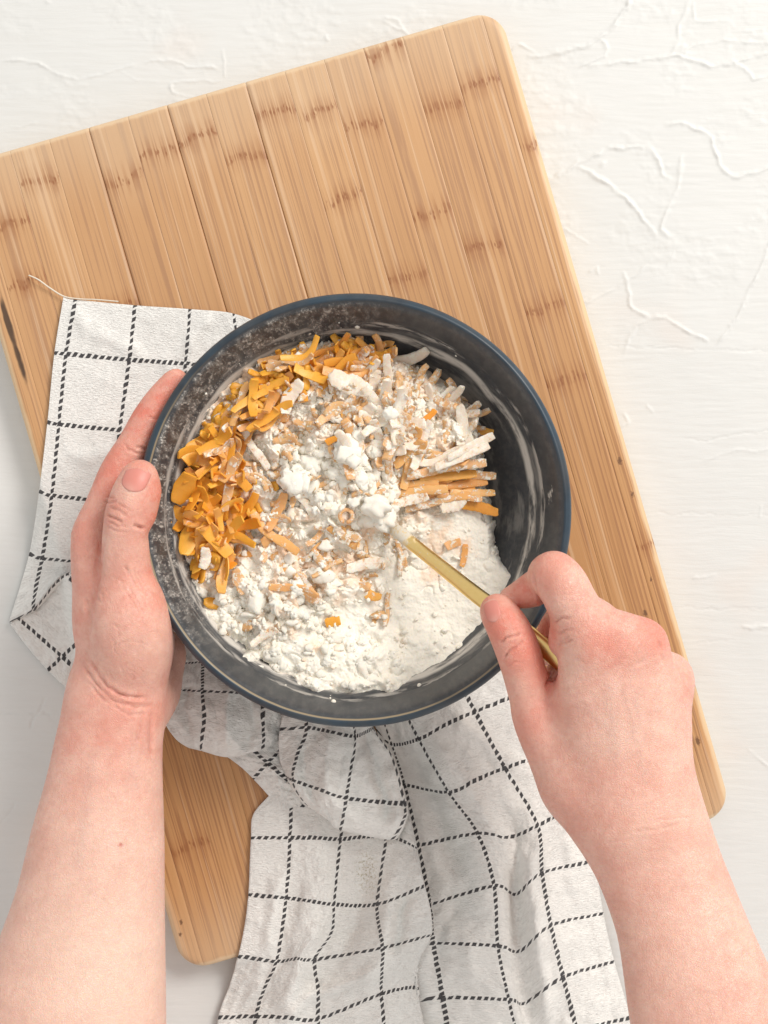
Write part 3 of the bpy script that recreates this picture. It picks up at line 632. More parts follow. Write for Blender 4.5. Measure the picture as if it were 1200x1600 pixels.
def make_flour():
    xs = np.arange(245, 860, 1.05); ys = np.arange(500, 1110, 1.05); X, Y = np.meshgrid(xs, ys)
    Z, sd = food_z(X, Y)
    pos = PA(X, Y, Z); r = np.hypot(pos[..., 0]-BX, pos[..., 1]-BY)
    bz = bowl_inner_z(r)
    ok = (sd > -6) & (Z > bz-.004) & (r < RO-.012)
    f = grid_faces(len(ys), len(xs))[:, ::-1]; keep = ok.ravel()[f].all(1); f = f[keep]
    idx = np.full(X.size, -1); used = np.unique(f); idx[used] = np.arange(len(used))
    o_ = None
    o = mesh_obj('flour', pos.reshape(-1, 3)[used], idx[f].astype(np.int32), M_FLOUR)
    ch = np.clip(clump(X, Y)-.15, 0, 1)*np.clip(.55+.8*vnoise(X/60, Y/60, 71), 0, 1)+.9*gs(X, Y, 700, 850, 45, 40)+.5*gs(X, Y, 660, 905, 40, 20)+.8*gs(X, Y, 500, 890, 60, 40)
    ch = ch*(1-smooth(0, 40, X-(600+0*Y))*smooth(930, 1000, Y))+.9*smooth(640, 560, Y)+.7*gs(X, Y, 340, 650, 60, 60)
    ch = ch*(1-.5*gs(X, Y, 530, 750, 85, 62)); attr(o, 'cheesy', np.clip(ch, 0, 1).ravel()[used]); tag(o, kind='stuff')
    o['label'] = 'clumpy white flour filling the mixing bowl'; o['category'] = 'flour'
    # crumbs
    R = np.random.RandomState(8)
    import bmesh
    bm = bmesh.new(); bmesh.ops.create_icosphere(bm, subdivisions=2, radius=1); bm.verts.ensure_lookup_table()
    bv = np.array([v.co[:] for v in bm.verts]); bf = np.array([[v.index for v in f.verts] for f in bm.faces]); bm.free()
    V, F, Aq = [], [], []; off = 0; cnt = 0
    px = R.uniform(270, 830, 16000); py = R.uniform(520, 1090, 16000)
    zz, sdd = food_z(px, py); c = clump(px, py); rr = bowl_limit(px, py, zz)
    keepp = (sdd > 6) & (rr < np.interp(zz, [.05, .064, .075, .094], [RO-.030, RO-.021, RO-.0165, RO-.012])) & (R.rand(16000) < .06+.5*c**2) & (R.rand(16000) > .95*gs(px, py, 510, 745, 120, 90)) & ~((px < 400) & (py > 680) & (py < 900) & (R.rand(16000) < .93))
    for x, y, z in zip(px[keepp], py[keepp], zz[keepp]):
        s = np.exp(R.normal(math.log(.00065), .5)); s = min(s, .0026)
        v = bv*(1+.28*np.sin(bv[:, [1, 2, 0]]*R.uniform(2, 5)+R.uniform(0, 6, 3)))*(1+.12*R.normal(size=(len(bv), 1)))*R.uniform(.7, 1.25, 3)
        v = v*s; a = R.uniform(0, 6.3); ca_, sa_ = math.cos(a), math.sin(a)
        v = np.stack([v[:, 0]*ca_-v[:, 1]*sa_, v[:, 0]*sa_+v[:, 1]*ca_, v[:, 2]*.8], -1)
        p = P(x, y, z+s*.35); V.append(v+np.array(p)); F.append(bf+off); off += len(bv); Aq.append(np.full(len(bv), .5*R.rand()**2)); cnt += 1
        if cnt > 1500: break
    # bigger broken chunks on the heap and the lower left
    for k in range(240):
        if k < 50: x, y = R.normal(515, 62), R.normal(745, 42)
        elif k < 250: x, y = R.normal(430, 60), R.normal(950, 45)
        else: x, y = R.normal(600, 90), R.normal(640, 45)
        z, sdd_ = food_z(np.array([x]), np.array([y])); z = float(z[0])
        if sdd_[0] < 12 or math.hypot(x-555, y-797) > 258: continue
        s = min(np.exp(R.normal(math.log(.0016), .4)), .0032)
        v = bv*(1+.30*np.sin(bv[:, [1, 2, 0]]*R.uniform(2, 6)+R.uniform(0, 6, 3)))*(1+.14*R.normal(size=(len(bv), 1)))*R.uniform(.6, 1.35, 3)*s
        V.append(v*[1, 1, .55]+np.array(P(x, y, z+s*.15))); F.append(bf+off); off += len(bv); Aq.append(np.full(len(bv), .5*R.rand()**2))
    # large soft clumps of flour on the heap, over the spoon's neck and at the lower left
    bm = bmesh.new(); bmesh.ops.create_icosphere(bm, subdivisions=3, radius=1); bm.verts.ensure_lookup_table()
    cv = np.array([v.co[:] for v in bm.verts]); cf = np.array([[v.index for v in f.verts] for f in bm.faces]); bm.free()
    spots = [(600, 808, .0052), (588, 790, .0062), (611, 792, .0045), (575, 812, .0050)]
    for k in range(185):
        if k < 110: x, y = R.normal(512, 56), R.normal(750, 40)
        elif k < 145: x, y = R.normal(420, 55), R.normal(955, 38)
        elif k < 165: x, y = R.normal(600, 70), R.normal(650, 35)
        else: x, y = R.normal(520, 60), R.normal(1040, 14)
        spots.append((x, y, min(np.exp(R.normal(math.log(.0029), .34)), .0060)))
    for x, y, s in spots:
        z, sdd_ = food_z(np.array([x]), np.array([y])); z = float(z[0])
        if sdd_[0] < 20 or (x < 390 and y < 900): continue
        q = cv+R.uniform(-9, 9, 3); n_ = vnoise(q[:, 0]*1.5+q[:, 2], q[:, 1]*1.5-q[:, 2], 91)*.42+vnoise(q[:, 0]*3.4+2*q[:, 2], q[:, 1]*3.4-q[:, 2], 92)*.24+np.abs(vnoise(q[:, 0]*8+3*q[:, 2], q[:, 1]*8+q[:, 2], 93))*.14
        v = cv*(1+n_)[:, None]*R.uniform(.75, 1.35, 3)*s
        V.append(v*[1, 1, .55]+np.array(P(x, y, z-s*.16))); F.append(cf+off); off += len(cv); Aq.append(np.full(len(cv), .35*R.rand()**2))
    # flour dust clotted on top of the shreds
    for k in range(600):
        if k < 550: a = R.uniform(.3, 2.9); q = R.uniform(135, 255); x, y = 555+q*math.cos(a), 797-q*math.sin(a)
        else: x, y = R.uniform(360, 640), R.uniform(820, 1000)
        z, sdd_ = food_z(np.array([x]), np.array([y]), False); z = float(z[0])
        if sdd_[0] < 14 or math.hypot(x-555, y-797) > 250 or (x < 395 and 660 < y < 910): continue
        s = min(np.exp(R.normal(math.log(.00085), .4)), .002)
        v = bv*(1+.30*np.sin(bv[:, [1, 2, 0]]*R.uniform(2, 6)+R.uniform(0, 6, 3)))*(1+.15*R.normal(size=(len(bv), 1)))*R.uniform(.6, 1.5, 3)*s
        V.append(v*[1, 1, .7]+np.array(P(x, y, z+R.uniform(.004, .0085)))); F.append(bf+off); off += len(bv); Aq.append(np.full(len(bv), .3*R.rand()))
    # crumbs stuck on the wall at the food's edge
    for k in range(600):
        a = R.uniform(0, 2*math.pi); z = .066+R.exponential(.0035); w = R.rand()
        if -.25 < a < .95 or a > 6.1:
            if R.rand() < .85: continue
        r = np.interp(z, [p[1] for p in PROF_IN[::-1]], [p[0] for p in PROF_IN[::-1]])
        s = np.exp(R.normal(math.log(.0006), .45)); v = bv*R.uniform(.6, 1.3, 3)*s
        V.append(v+np.array([BX+(r-s*.2)*math.cos(a), BY+(r-s*.2)*math.sin(a), z])); F.append(bf+off); off += len(bv); Aq.append(np.zeros(len(bv)))
    o = mesh_obj('flour_crumbs', np.vstack(V), np.vstack(F).astype(np.int32), M_FLOUR); attr(o, 'cheesy', np.concatenate(Aq)); tag(o, kind='stuff')
    o['label'] = 'loose flour crumbs over the flour and up the bowl wall'; o['category'] = 'crumbs'
make_flour()

def shred_mesh(L, Wd, T, curl, bend, taper, rough=0.0, seed=0, hook=0.0, arch=0.0, ns=16, nc=8, wave=None):
    """a grated strip: L long, Wd wide, T thick (metres); curl rolls it up out of its plane, bend turns it sideways"""
    R = np.random.RandomState(seed)
    t = np.linspace(0, 1, ns); th = curl*(t-.5)+hook*np.maximum(t-.6, 0)**2*6; ph = bend*(t-.5)+(wave if wave is not None else .22 if rough else 0)*np.sin(2*np.pi*t+seed)
    d = np.stack([np.cos(th)*np.cos(ph), np.sin(ph)*np.cos(th), np.sin(th)], -1)
    c = np.cumsum(d, 0)*L/(ns-1); c -= c.mean(0)
    w = np.stack([-np.sin(ph), np.cos(ph), 0*ph], -1); n = np.cross(d, w)
    tw = .5*R.uniform(-1, 1)*(t-.5); w2 = w*np.cos(tw)[:, None]+n*np.sin(tw)[:, None]; n2 = np.cross(d, w2)
    wp = Wd*.5*(1-taper*np.abs(2*t-1)**2.2)*(1+.14*np.interp(t, np.linspace(0, 1, 7), R.uniform(-1, 1, 7)))
    wp[0] *= .9; wp[-1] *= .85; tp = T*.5*np.ones(ns); tp[0] *= .8; tp[-1] *= .7
    a = np.arange(nc)*2*np.pi/nc+.39
    ca_ = np.sign(np.cos(a))*np.abs(np.cos(a))**(.4 if not rough else .5); sa_ = np.sign(np.sin(a))*np.abs(np.sin(a))**(.5 if not rough else .6)
    V = c[:, None]+w2[:, None]*(wp[:, None]*ca_)[..., None]+n2[:, None]*(tp[:, None]*sa_-arch*Wd*(ca_**2)[None])[..., None]
    V = V+rough*R.normal(size=V.shape)
    F = grid_faces(ns, nc, wrap=True); nn = ns*nc
    V = V.reshape(-1, 3); V = np.vstack([V, V[:nc].mean(0), V[nn-nc:nn].mean(0)])
    cap = [(nn, (k+1) % nc, k, k) for k in range(nc)]+[(nn+1, nn-nc+k, nn-nc+(k+1) % nc, nn-nc+(k+1) % nc) for k in range(nc)]
    faces = [tuple(int(q) for q in f) for f in F]+[c_[:3] for c_ in cap]
    return V, faces
BARE = [dict(L=.019,Wd=.0060,T=.0010,curl=.9,bend=.3,taper=.15), dict(L=.015,Wd=.0085,T=.0010,curl=.5,bend=-.2,taper=.3,arch=.08), dict(L=.022,Wd=.0052,T=.0011,curl=1.8,bend=.2,taper=.2),
        dict(L=.011,Wd=.0088,T=.0010,curl=.4,bend=0,taper=.25,arch=.10), dict(L=.026,Wd=.0048,T=.0011,curl=3.6,bend=.1,taper=.1), dict(L=.016,Wd=.0046,T=.0013,curl=.3,bend=.4,taper=.15),
        dict(L=.011,Wd=.0065,T=.0011,curl=.6,bend=-.4,taper=.2), dict(L=.018,Wd=.0095,T=.0010,curl=.9,bend=.1,taper=.45,arch=.08),
        dict(L=.030,Wd=.0050,T=.0010,curl=.9,bend=.9,taper=.15,wave=.25), dict(L=.027,Wd=.0038,T=.0012,curl=1.3,bend=-.8,taper=.15,wave=.35)]
COATV = [dict(L=.025,Wd=.0064,T=.0014,curl=.9,bend=.45,taper=.25,rough=.00016), dict(L=.021,Wd=.0076,T=.0014,curl=1.0,bend=-.5,taper=.35,rough=.00018), dict(L=.029,Wd=.0056,T=.0015,curl=1.1,bend=.4,taper=.2,rough=.00016),
         dict(L=.015,Wd=.0070,T=.0015,curl=.8,bend=.4,taper=.3,rough=.0002), dict(L=.024,Wd=.0050,T=.0014,curl=2.2,bend=-.6,taper=.2,rough=.00016), dict(L=.012,Wd=.0060,T=.0016,curl=.5,bend=.2,taper=.25,rough=.0002),
         dict(L=.032,Wd=.0050,T=.0015,curl=.6,bend=.2,taper=.15,rough=.00015), dict(L=.020,Wd=.0088,T=.0014,curl=1.2,bend=.3,taper=.5,rough=.0002,arch=.06),
         dict(L=.033,Wd=.0052,T=.0016,curl=.35,bend=.12,taper=.12,rough=.00012,wave=.06)]
def make_shreds():
    meshes = {}
    def get(kind, i):
        if (kind, i) not in meshes:
            pr = (BARE if kind == 'bare' else COATV)[i]
            V, F = shred_mesh(seed=i*7+(0 if kind == 'bare' else 50), ns=18 if kind == 'bare' else 22, nc=8 if kind == 'bare' else 10, **pr)
            o = mesh_obj('cheese_shred', V, F, M_COAT); o.data.set_sharp_from_angle(angle=math.radians(38 if kind == 'bare' else 60)); meshes[(kind, i)] = o.data; bpy.data.objects.remove(o)
        return meshes[(kind, i)]
    R = random.Random(21)
    SH = {'bare': ['curved strip', 'wide flake', 'long curl', 'squarish flake', 'tight curl', 'thin stick', 'short chip', 'broad petal flake', 'long flat strip', 'long thin strip'],
          'coat': ['bent ribbon', 'wide curved piece', 'long ribbon', 'short wide piece', 'hooked strip', 'stubby chip', 'very long strip', 'broad leaf piece', 'straight strand']}
    def where(x, y):
        a = (90-math.degrees(math.atan2(797-y, x-555))) % 360; r = math.hypot(x-555, y-797); h = int(round(a/30)) % 12 or 12
        m_ = int(round(a/15)) % 24; hh = '%d:%s' % (m_//2 or 12, ('00', '30')[m_ % 2])
        return ('by the wall at %s o clock' if r > 225 else 'halfway in at %s o clock' if r > 140 else 'by the heap at %s o clock') % hh
    def lean(yaw):
        d = math.degrees(yaw) % 180
        return 'level' if d < 22 or d > 158 else 'right leaning' if d < 68 else 'upright' if d < 112 else 'left leaning'
    def auto(kind, i, x, y, coat, yaw):
        c = 'bare orange' if coat < .08 else 'faintly dusted' if coat < .3 else 'half dusted' if coat < .56 else 'lightly floured' if coat < .72 else 'thickly floured' if coat < .86 else 'wholly floured'
        return c+' '+lean(yaw)+' '+SH[kind][i]+' '+where(x, y)
    def place(kind, i, x, y, yaw, coat, label, group, lift=.0012, tx=0, ty=0, sc=1.0, mesh=None):
        z, sd = food_z(np.array([x]), np.array([y])); z = float(z[0])
        o = bpy.data.objects.new('cheese_shred', mesh or get(kind, i)); C.collection.objects.link(o)
        o.location = P(x, y, z+lift); o.rotation_euler = (tx, ty, yaw); o.scale = (sc, sc, sc)
        o['coat'] = coat; tag(o, auto(kind, i, x, y, coat, yaw) if group else label, 'cheese', group); return o
    A = lambda deg: math.radians(deg)
    # pile of bare cheese at the left
    n = 0
    while n < 76:
        x = R.gauss(326, 30); y = R.gauss(792, 58)
        if x < 284 or x > 385 or y < 682 or y > 902: continue
        if y < 720 and x > 350: continue
        if math.hypot(x-555, y-797) > 272: continue
        k = R.choice([0, 8, 1, 2, 9, 3, 4, 9, 0, 7, 8, 1])
        place('bare', k, x, y, R.uniform(0, 6.28), R.choice([.0, .04, .1, .16, .28]), 'bare orange cheese shred in the pile at the left of the bowl', 'bare orange cheese shreds at the left', lift=R.uniform(0.001, .0075), tx=A(R.gauss(0, 22)), ty=A(R.gauss(0, 16)), sc=R.uniform(.85, 1.3)); n += 1
    # curls along the upper left edge
    n = 0
    while n < 84:
        a = A(R.uniform(82, 170)); r = R.uniform(212, 264)-18*(a > 2.2); x = 555+r*math.cos(a); y = 797-r*math.sin(a)
        k = R.choice([8, 9, 8, 9, 2, 4, 0]); 
        place('bare', k, x, y, a+math.pi/2+R.gauss(0, .38), R.choice([.06, .1, .18, .25, .30, .36, .42]), 'half dusted orange cheese curl along the upper left edge of the food', 'half dusted cheese curls at the upper left', lift=R.uniform(.003, .008), tx=A(R.uniform(-30, 30)), ty=A(R.uniform(-15, 15)), sc=R.uniform(.75, 1.1)); n += 1
    # floured shreds at the upper right
    n = 0
    while n < 66:
        a = A(R.uniform(18, 98)); r = R.uniform(90, 262); x = 555+r*math.cos(a); y = 797-r*math.sin(a)
        if y > 718: continue
        sd = float(poly_sd(np.array([x]), np.array([y]), FOOD)[0])
        if sd < 4: continue
        place('coat', R.choice([0, 1, 2, 4, 6, 0, 2, 6, 7, 2]), x, y, a+R.gauss(0, .75), R.choice([.36, .42, .48, .54, .58, .64, .8, .95]), 'flour coated cheese shred in the upper right of the bowl', 'flour coated shreds at the upper right', lift=R.uniform(-.0004, .0024), tx=A(R.uniform(-25, 25)), ty=A(R.uniform(-22, 12)), sc=R.uniform(.8, 1.2)); n += 1
    # straw like bundle at the right
    for (x, y, yaw, k, ct, sc) in ((662,752,8,8,.30,1),(700,744,7,8,.26,1),(722,757,4,8,.30,.9),(655,768,6,8,.36,1),(690,775,3,8,.34,1),(735,742,-4,8,.46,.9),(715,728,10,8,.5,1),(680,734,13,8,.44,1),(650,742,16,8,.5,.9),
                                   (700,765,-2,8,.22,.95),(738,770,2,8,.36,.8),(672,786,12,8,.5,.9),(708,789,26,3,.72,1),(640,782,10,0,.6,.9),(722,713,18,8,.66,1),(690,714,20,6,.8,.9),(735,698,24,8,.72,.9),(645,758,5,8,.33,.9),(718,776,-6,8,.4,.8)):
        place('coat', k, x, y, A(yaw+R.uniform(-4, 4)), ct, 'tan dusted cheese shred in the bundle of straight shreds at the right', 'straight dusted shreds right of the heap', lift=.004+R.uniform(0, .004), tx=A(R.uniform(-15, 15)), ty=A(R.uniform(-6, 8)), sc=sc*.95)
    # scattered over the flour
    n = 0
    while n < 32:
        x = R.uniform(360, 640); y = R.uniform(600, 1000)
        if x > 600 and y > 820: continue
        if y > 930 and x > 480: continue
        if (x-385)*(x-385) < 600 and 690 < y < 900: continue
        if math.hypot((x-520)/100, (y-750)/68) < 1 and R.random() < .85: continue
        place('coat', R.choice([0, 1, 2, 4, 6, 7]), x, y, R.uniform(0, 3.14), R.choice([.26, .36, .44, .5, .58, .68, .9]), 'flour covered cheese shred scattered over the middle of the flour', 'floured shreds scattered in the middle', lift=R.uniform(-.0006, .0016), tx=A(R.uniform(-20, 20)), ty=A(R.uniform(-15, 15)), sc=R.uniform(.7, 1.05)); n += 1
    # single pieces one can point at
    own = [('coat', 6, 428, 836, -42, .33, 'long orange cheese shred lying diagonally on the flour left of the spoon', .0045, 1.05, 1.15),
           ('bare', 3, 520, 972, 15, .05, 'bright orange cheese chip lying in the flour near the bottom of the bowl', .0025, .75, .6),
           ('bare', 6, 475, 618, -70, .05, 'small bright orange chip poking from white flour at the top', .003, .6, .6),
           ('bare', 5, 668, 652, 38, .12, 'orange chip lying among pale floured shreds at the upper right', .004, .75, .6),
           ('bare', 0, 752, 672, -18, .18, 'orange tipped shred jutting over the bare bowl wall at the right', .009, .75, .8),
           ('coat', 0, 748, 793, -14, .20, 'orange ended shred at the edge of the smooth flour by the bare bowl', .0045, .9, .9),
           ('bare', 6, 518, 688, 25, .12, 'little orange chip on the upper slope of the heap', .003, .6, .6),
           ('coat', 0, 412, 995, 30, .62, 'pale pink floured shred lying in the lumpy flour at the lower left', .003, .7, .7),
           ('coat', 0, 575, 882, 8, .62, 'slim floured shred lying flat just below the spoon', .003, 1.0, 1),
           ('bare', 5, 725, 868, 80, .30, 'orange sliver pressed into smooth flour right of the spoon handle', .0008, .8, .8),
           ('bare', 6, 708, 850, 20, .38, 'orange fleck in smooth flour above the spoon handle', .0006, .8, .8),
           ('coat', 5, 320, 872, 80, .85, 'white floured square flake on the orange cheese pile', .006, 1.0, 1),
           ('coat', 7, 655, 680, 40, .97, 'broad white floured flake at the right of the heap', .005, 1.0, 1),
           ('coat', 7, 548, 600, -30, .97, 'wide white floured strip at the top of the flour', .006, 1.25, 1),
           ('coat', 2, 592, 640, -55, .98, 'long white floured strip running down from the top of the heap', .005, 1.0, 1),
           ('coat', 1, 455, 620, 65, .96, 'white floured strip standing beside the small orange chip', .005, 1.0, 1),
           ('coat', 6, 398, 700, -62, .62, 'pink floured strip at the right side of the orange curls', .005, .9, 1)]
    for kind, k, x, y, yaw, ct, lab, lift, sc, _ in own:
        place(kind, k, x, y, A(yaw), ct, lab, None, lift=lift, sc=sc, tx=A(R.uniform(-12, 12)), ty=A(R.uniform(-5, 5)))
    V, F = shred_mesh(.020, .0034, .0022, 5.9, 0, .1, seed=5, ns=24); V = V[:, [0, 2, 1]]*np.array([1, -1, 1])
    o = mesh_obj('tmp', V, [f[::-1] for f in F] if False else F, M_COAT); rm = o.data; bpy.data.objects.remove(o)
    place('x', 0, 541, 806, 0, .42, 'small curled ring of cheese on the flour heap next to the spoon', None, lift=.0025, mesh=rm)
    byl = {}
    for o in C.collection.objects:
        if o.name.startswith('cheese_shred'): byl.setdefault(o['label'], []).append(o)
    for lab, os_ in byl.items():
        if len(os_) > 1:
            os_.sort(key=lambda o: -math.hypot(o.location.x-BX, o.location.y-BY))
            for k, o in enumerate(os_): o['label'] = ('outermost ' if k == 0 else 'innermost ' if k == len(os_)-1 else 'middle ' if len(os_) == 3 else ('second ', 'third ', 'fourth ', 'fifth ', 'sixth ')[k-1])+lab
    # the many small buried ones: one object
    Rn = np.random.RandomState(5)
    for part in (0, 1):
        VV, FF = [], []; off = 0
        for k in range(330 if part == 0 else 190):
            if part == 0 and k < 130: x = Rn.normal(330, 32); y = Rn.normal(790, 70)
            elif part == 0: a = Rn.uniform(1.4, 2.95); r = Rn.uniform(215, 262); x = 555+r*math.cos(a); y = 797-r*math.sin(a)
            elif k < 110: a = Rn.uniform(.35, 2.9); r = Rn.uniform(130, 262); x = 555+r*math.cos(a); y = 797-r*math.sin(a)
            else: x = Rn.uniform(300, 640); y = Rn.uniform(600, 980)
            z, sd = food_z(np.array([x]), np.array([y]))
            if sd[0] < 6 or math.hypot(x-555, y-797) > 266: continue
            pr = dict((COATV if part else BARE)[Rn.randint(8)]); s = Rn.uniform(.5, .8); pr['L'] *= s; pr['Wd'] *= s
            v, f = shred_mesh(seed=k, ns=9, nc=6, **pr)
            e = Matrix.Rotation(Rn.uniform(0, 6.28), 3, 'Z') @ Matrix.Rotation(Rn.uniform(-.6, .6), 3, 'X') @ Matrix.Rotation(Rn.uniform(-.4, .4), 3, 'Y')
            v = v@np.array(e).T+np.array(P(x, y, float(z[0])+Rn.uniform(-.0005, .003)))
            VV.append(v); FF += [tuple(q+off for q in fa) for fa in f]; off += len(v)
        o = mesh_obj('small_cheese_shreds', np.vstack(VV), FF, M_COAT); o['coat'] = (.10, .46)[part]; tag(o, kind='stuff')
        o['label'] = ('small broken bits of bare orange cheese filling the left pile', 'small floured cheese bits mixed all through the flour')[part]; o['category'] = 'cheese'
make_shreds()

def make_spoon():
    m = NT('brushed_gold', Base_Color=(.80, .55, .2), Metallic=1.0, Roughness=.33)
    o_ = m.obj(); br = m.noise(m.scale(o_, (300, 300, 300)), 1.0, 3)
    a, b = P(618, 828, .078), P(655, 858, .084)
    xx, yy, zz = m.xyz(o_)
    ax = Vector((b.x-a.x, b.y-a.y)).normalized()
    s = m.math('ADD', m.math('MULTIPLY', m.math('SUBTRACT', xx, a.x), ax.x), m.math('MULTIPLY', m.math('SUBTRACT', yy, a.y), ax.y))
    f = m.map(m.math('ADD', m.math('ADD', s, 0.0), m.math('MULTIPLY', m.math('SUBTRACT', m.noise(o_, 190, 4, .7), .5), .022)), .0125, .0065)
    spec = m.math('MULTIPLY', m.map(m.noise(o_, 1100, 3, .6), .60, .68), m.map(s, .06, .01))
    f = m.math('MAXIMUM', m.math('MULTIPLY', f, m.map(m.noise(o_, 700, 3, .7), .36, .5, .45, 1)), m.math('MULTIPLY', spec, .8))
    m.set(m.b, 'Base Color', m.mix(f, m.mix(br, (.92, .68, .29), (.84, .58, .21)), (.70, .64, .54)))
    m.set(m.b, 'Metallic', m.map(f, 0, 1, 1, 0, 'LINEAR')); m.set(m.b, 'Roughness', m.map(f, 0, 1, .30, .9, 'LINEAR'))
    m.set(m.b, 'Normal', m.bump(m.math('ADD', f, m.math('MULTIPLY', br, .1)), .2, .0004))
    # stations: px, py, z, half width mm, half thickness mm, cup depth mm
    st = [(505,726,.064,2,1,0),(512,733,.061,14,1,3),(530,750,.058,21,1,8),(555,773,.058,23,1,9),(580,797,.062,19,1,7),(600,815,.067,5.5,1,1.5),(612,824,.0735,3.5,1.3,.2),
          (630,838,.0800,3.5,1.7,0),(660,862,.0855,3.4,1.8,0),(700,894,.0955,3.6,1.8,0),(745,930,.1080,3.9,1.8,0),(790,963,.1185,4.1,1.8,0),(835,999,.1275,4.3,1.8,0),(870,1028,.134,4.5,1.8,0),(905,1056,.140,4.7,1.7,0),(935,1080,.145,4.4,1.6,0),(945,1088,.1465,2.0,1.0,0)]
    c = crom([(*P(q[0], q[1], q[2]), q[3]*1e-3, q[4]*1e-3, q[5]*1e-3) for q in st], 6)
    n = 24; V = []
    for i, q in enumerate(c):
        p = q[:3]; t = c[min(i+1, len(c)-1)][:3]-c[max(i-1, 0)][:3]; t = t/np.linalg.norm(t)
        w = np.cross(t, [0, 0, 1]); w /= np.linalg.norm(w); up = np.cross(w, t)
        for k in range(n):
            a_ = 2*math.pi*k/n; cw = math.cos(a_); sw = math.sin(a_); sw = math.copysign(abs(sw)**.9, sw)
            V.append(p+w*q[3]*1.08*cw+up*(q[4]*1.5*sw-q[5]*(1-cw*cw)))
    nn = len(c)*n; V += [c[0][:3], c[-1][:3]]
    F = [tuple(int(x) for x in f) for f in grid_faces(len(c), n, wrap=True)]+[(nn, (k+1) % n, k) for k in range(n)]+[(nn+1, nn-n+k, nn-n+(k+1) % n) for k in range(n)]
    o = mesh_obj('spoon', np.array(V), F, m.m)
    tag(o, 'brushed gold spoon held by the right hand, its bowl buried in the flour heap', 'spoon')
make_spoon()
# ------------------------------------------------------------------ hands and forearms
def surface_net(F, origin, h):
    """naive surface nets on a signed field (inside < 0); returns verts, quads"""
    nx, ny, nz = F.shape; ins = F < 0
    cnt = np.zeros((nx-1, ny-1, nz-1), np.int8)
    for dx in (0, 1):
        for dy in (0, 1):
            for dz in (0, 1): cnt += ins[dx:nx-1+dx, dy:ny-1+dy, dz:nz-1+dz]
    act = np.argwhere((cnt > 0) & (cnt < 8)); del cnt
    idx = np.full((nx-1, ny-1, nz-1), -1, np.int32); idx[tuple(act.T)] = np.arange(len(act))
    acc = np.zeros((len(act), 3)); num = np.zeros(len(act))
    corners = [(a, b, c) for a in (0, 1) for b in (0, 1) for c in (0, 1)]
    val = {c: F[act[:, 0]+c[0], act[:, 1]+c[1], act[:, 2]+c[2]] for c in corners}
    for c in corners:
        for ax in range(3):
            if c[ax]: continue
            d = list(c); d[ax] = 1; d = tuple(d); a, b = val[c], val[d]; m = (a < 0) != (b < 0)
            t = np.where(m, a/np.where(m, a-b, 1), 0)
            for k in range(3): acc[:, k] += np.where(m, c[k]+(t if k == ax else 0), 0)
            num += m
    V = (act+acc/num[:, None])*h+origin
    Q = []
    for ax in range(3):
        s0 = [slice(None)]*3; s1 = [slice(None)]*3; s0[ax] = slice(0, -1); s1[ax] = slice(1, None)
        a, b = ins[tuple(s0)], ins[tuple(s1)]; e = np.argwhere(a != b); u, v = (ax+1) % 3, (ax+2) % 3
        e = e[(e[:, u] > 0) & (e[:, v] > 0) & (e[:, u] < F.shape[u]-1) & (e[:, v] < F.shape[v]-1)]
        def at(du, dv):
            q = e.copy(); q[:, u] -= du; q[:, v] -= dv; return idx[tuple(q.T)]
        q = np.stack([at(0, 0), at(1, 0), at(1, 1), at(0, 1)], -1)
        fl = a[tuple(e.T)]; q = np.where(fl[:, None], q, q[:, ::-1]); Q.append(q)
    return V, np.vstack(Q).astype(np.int32)
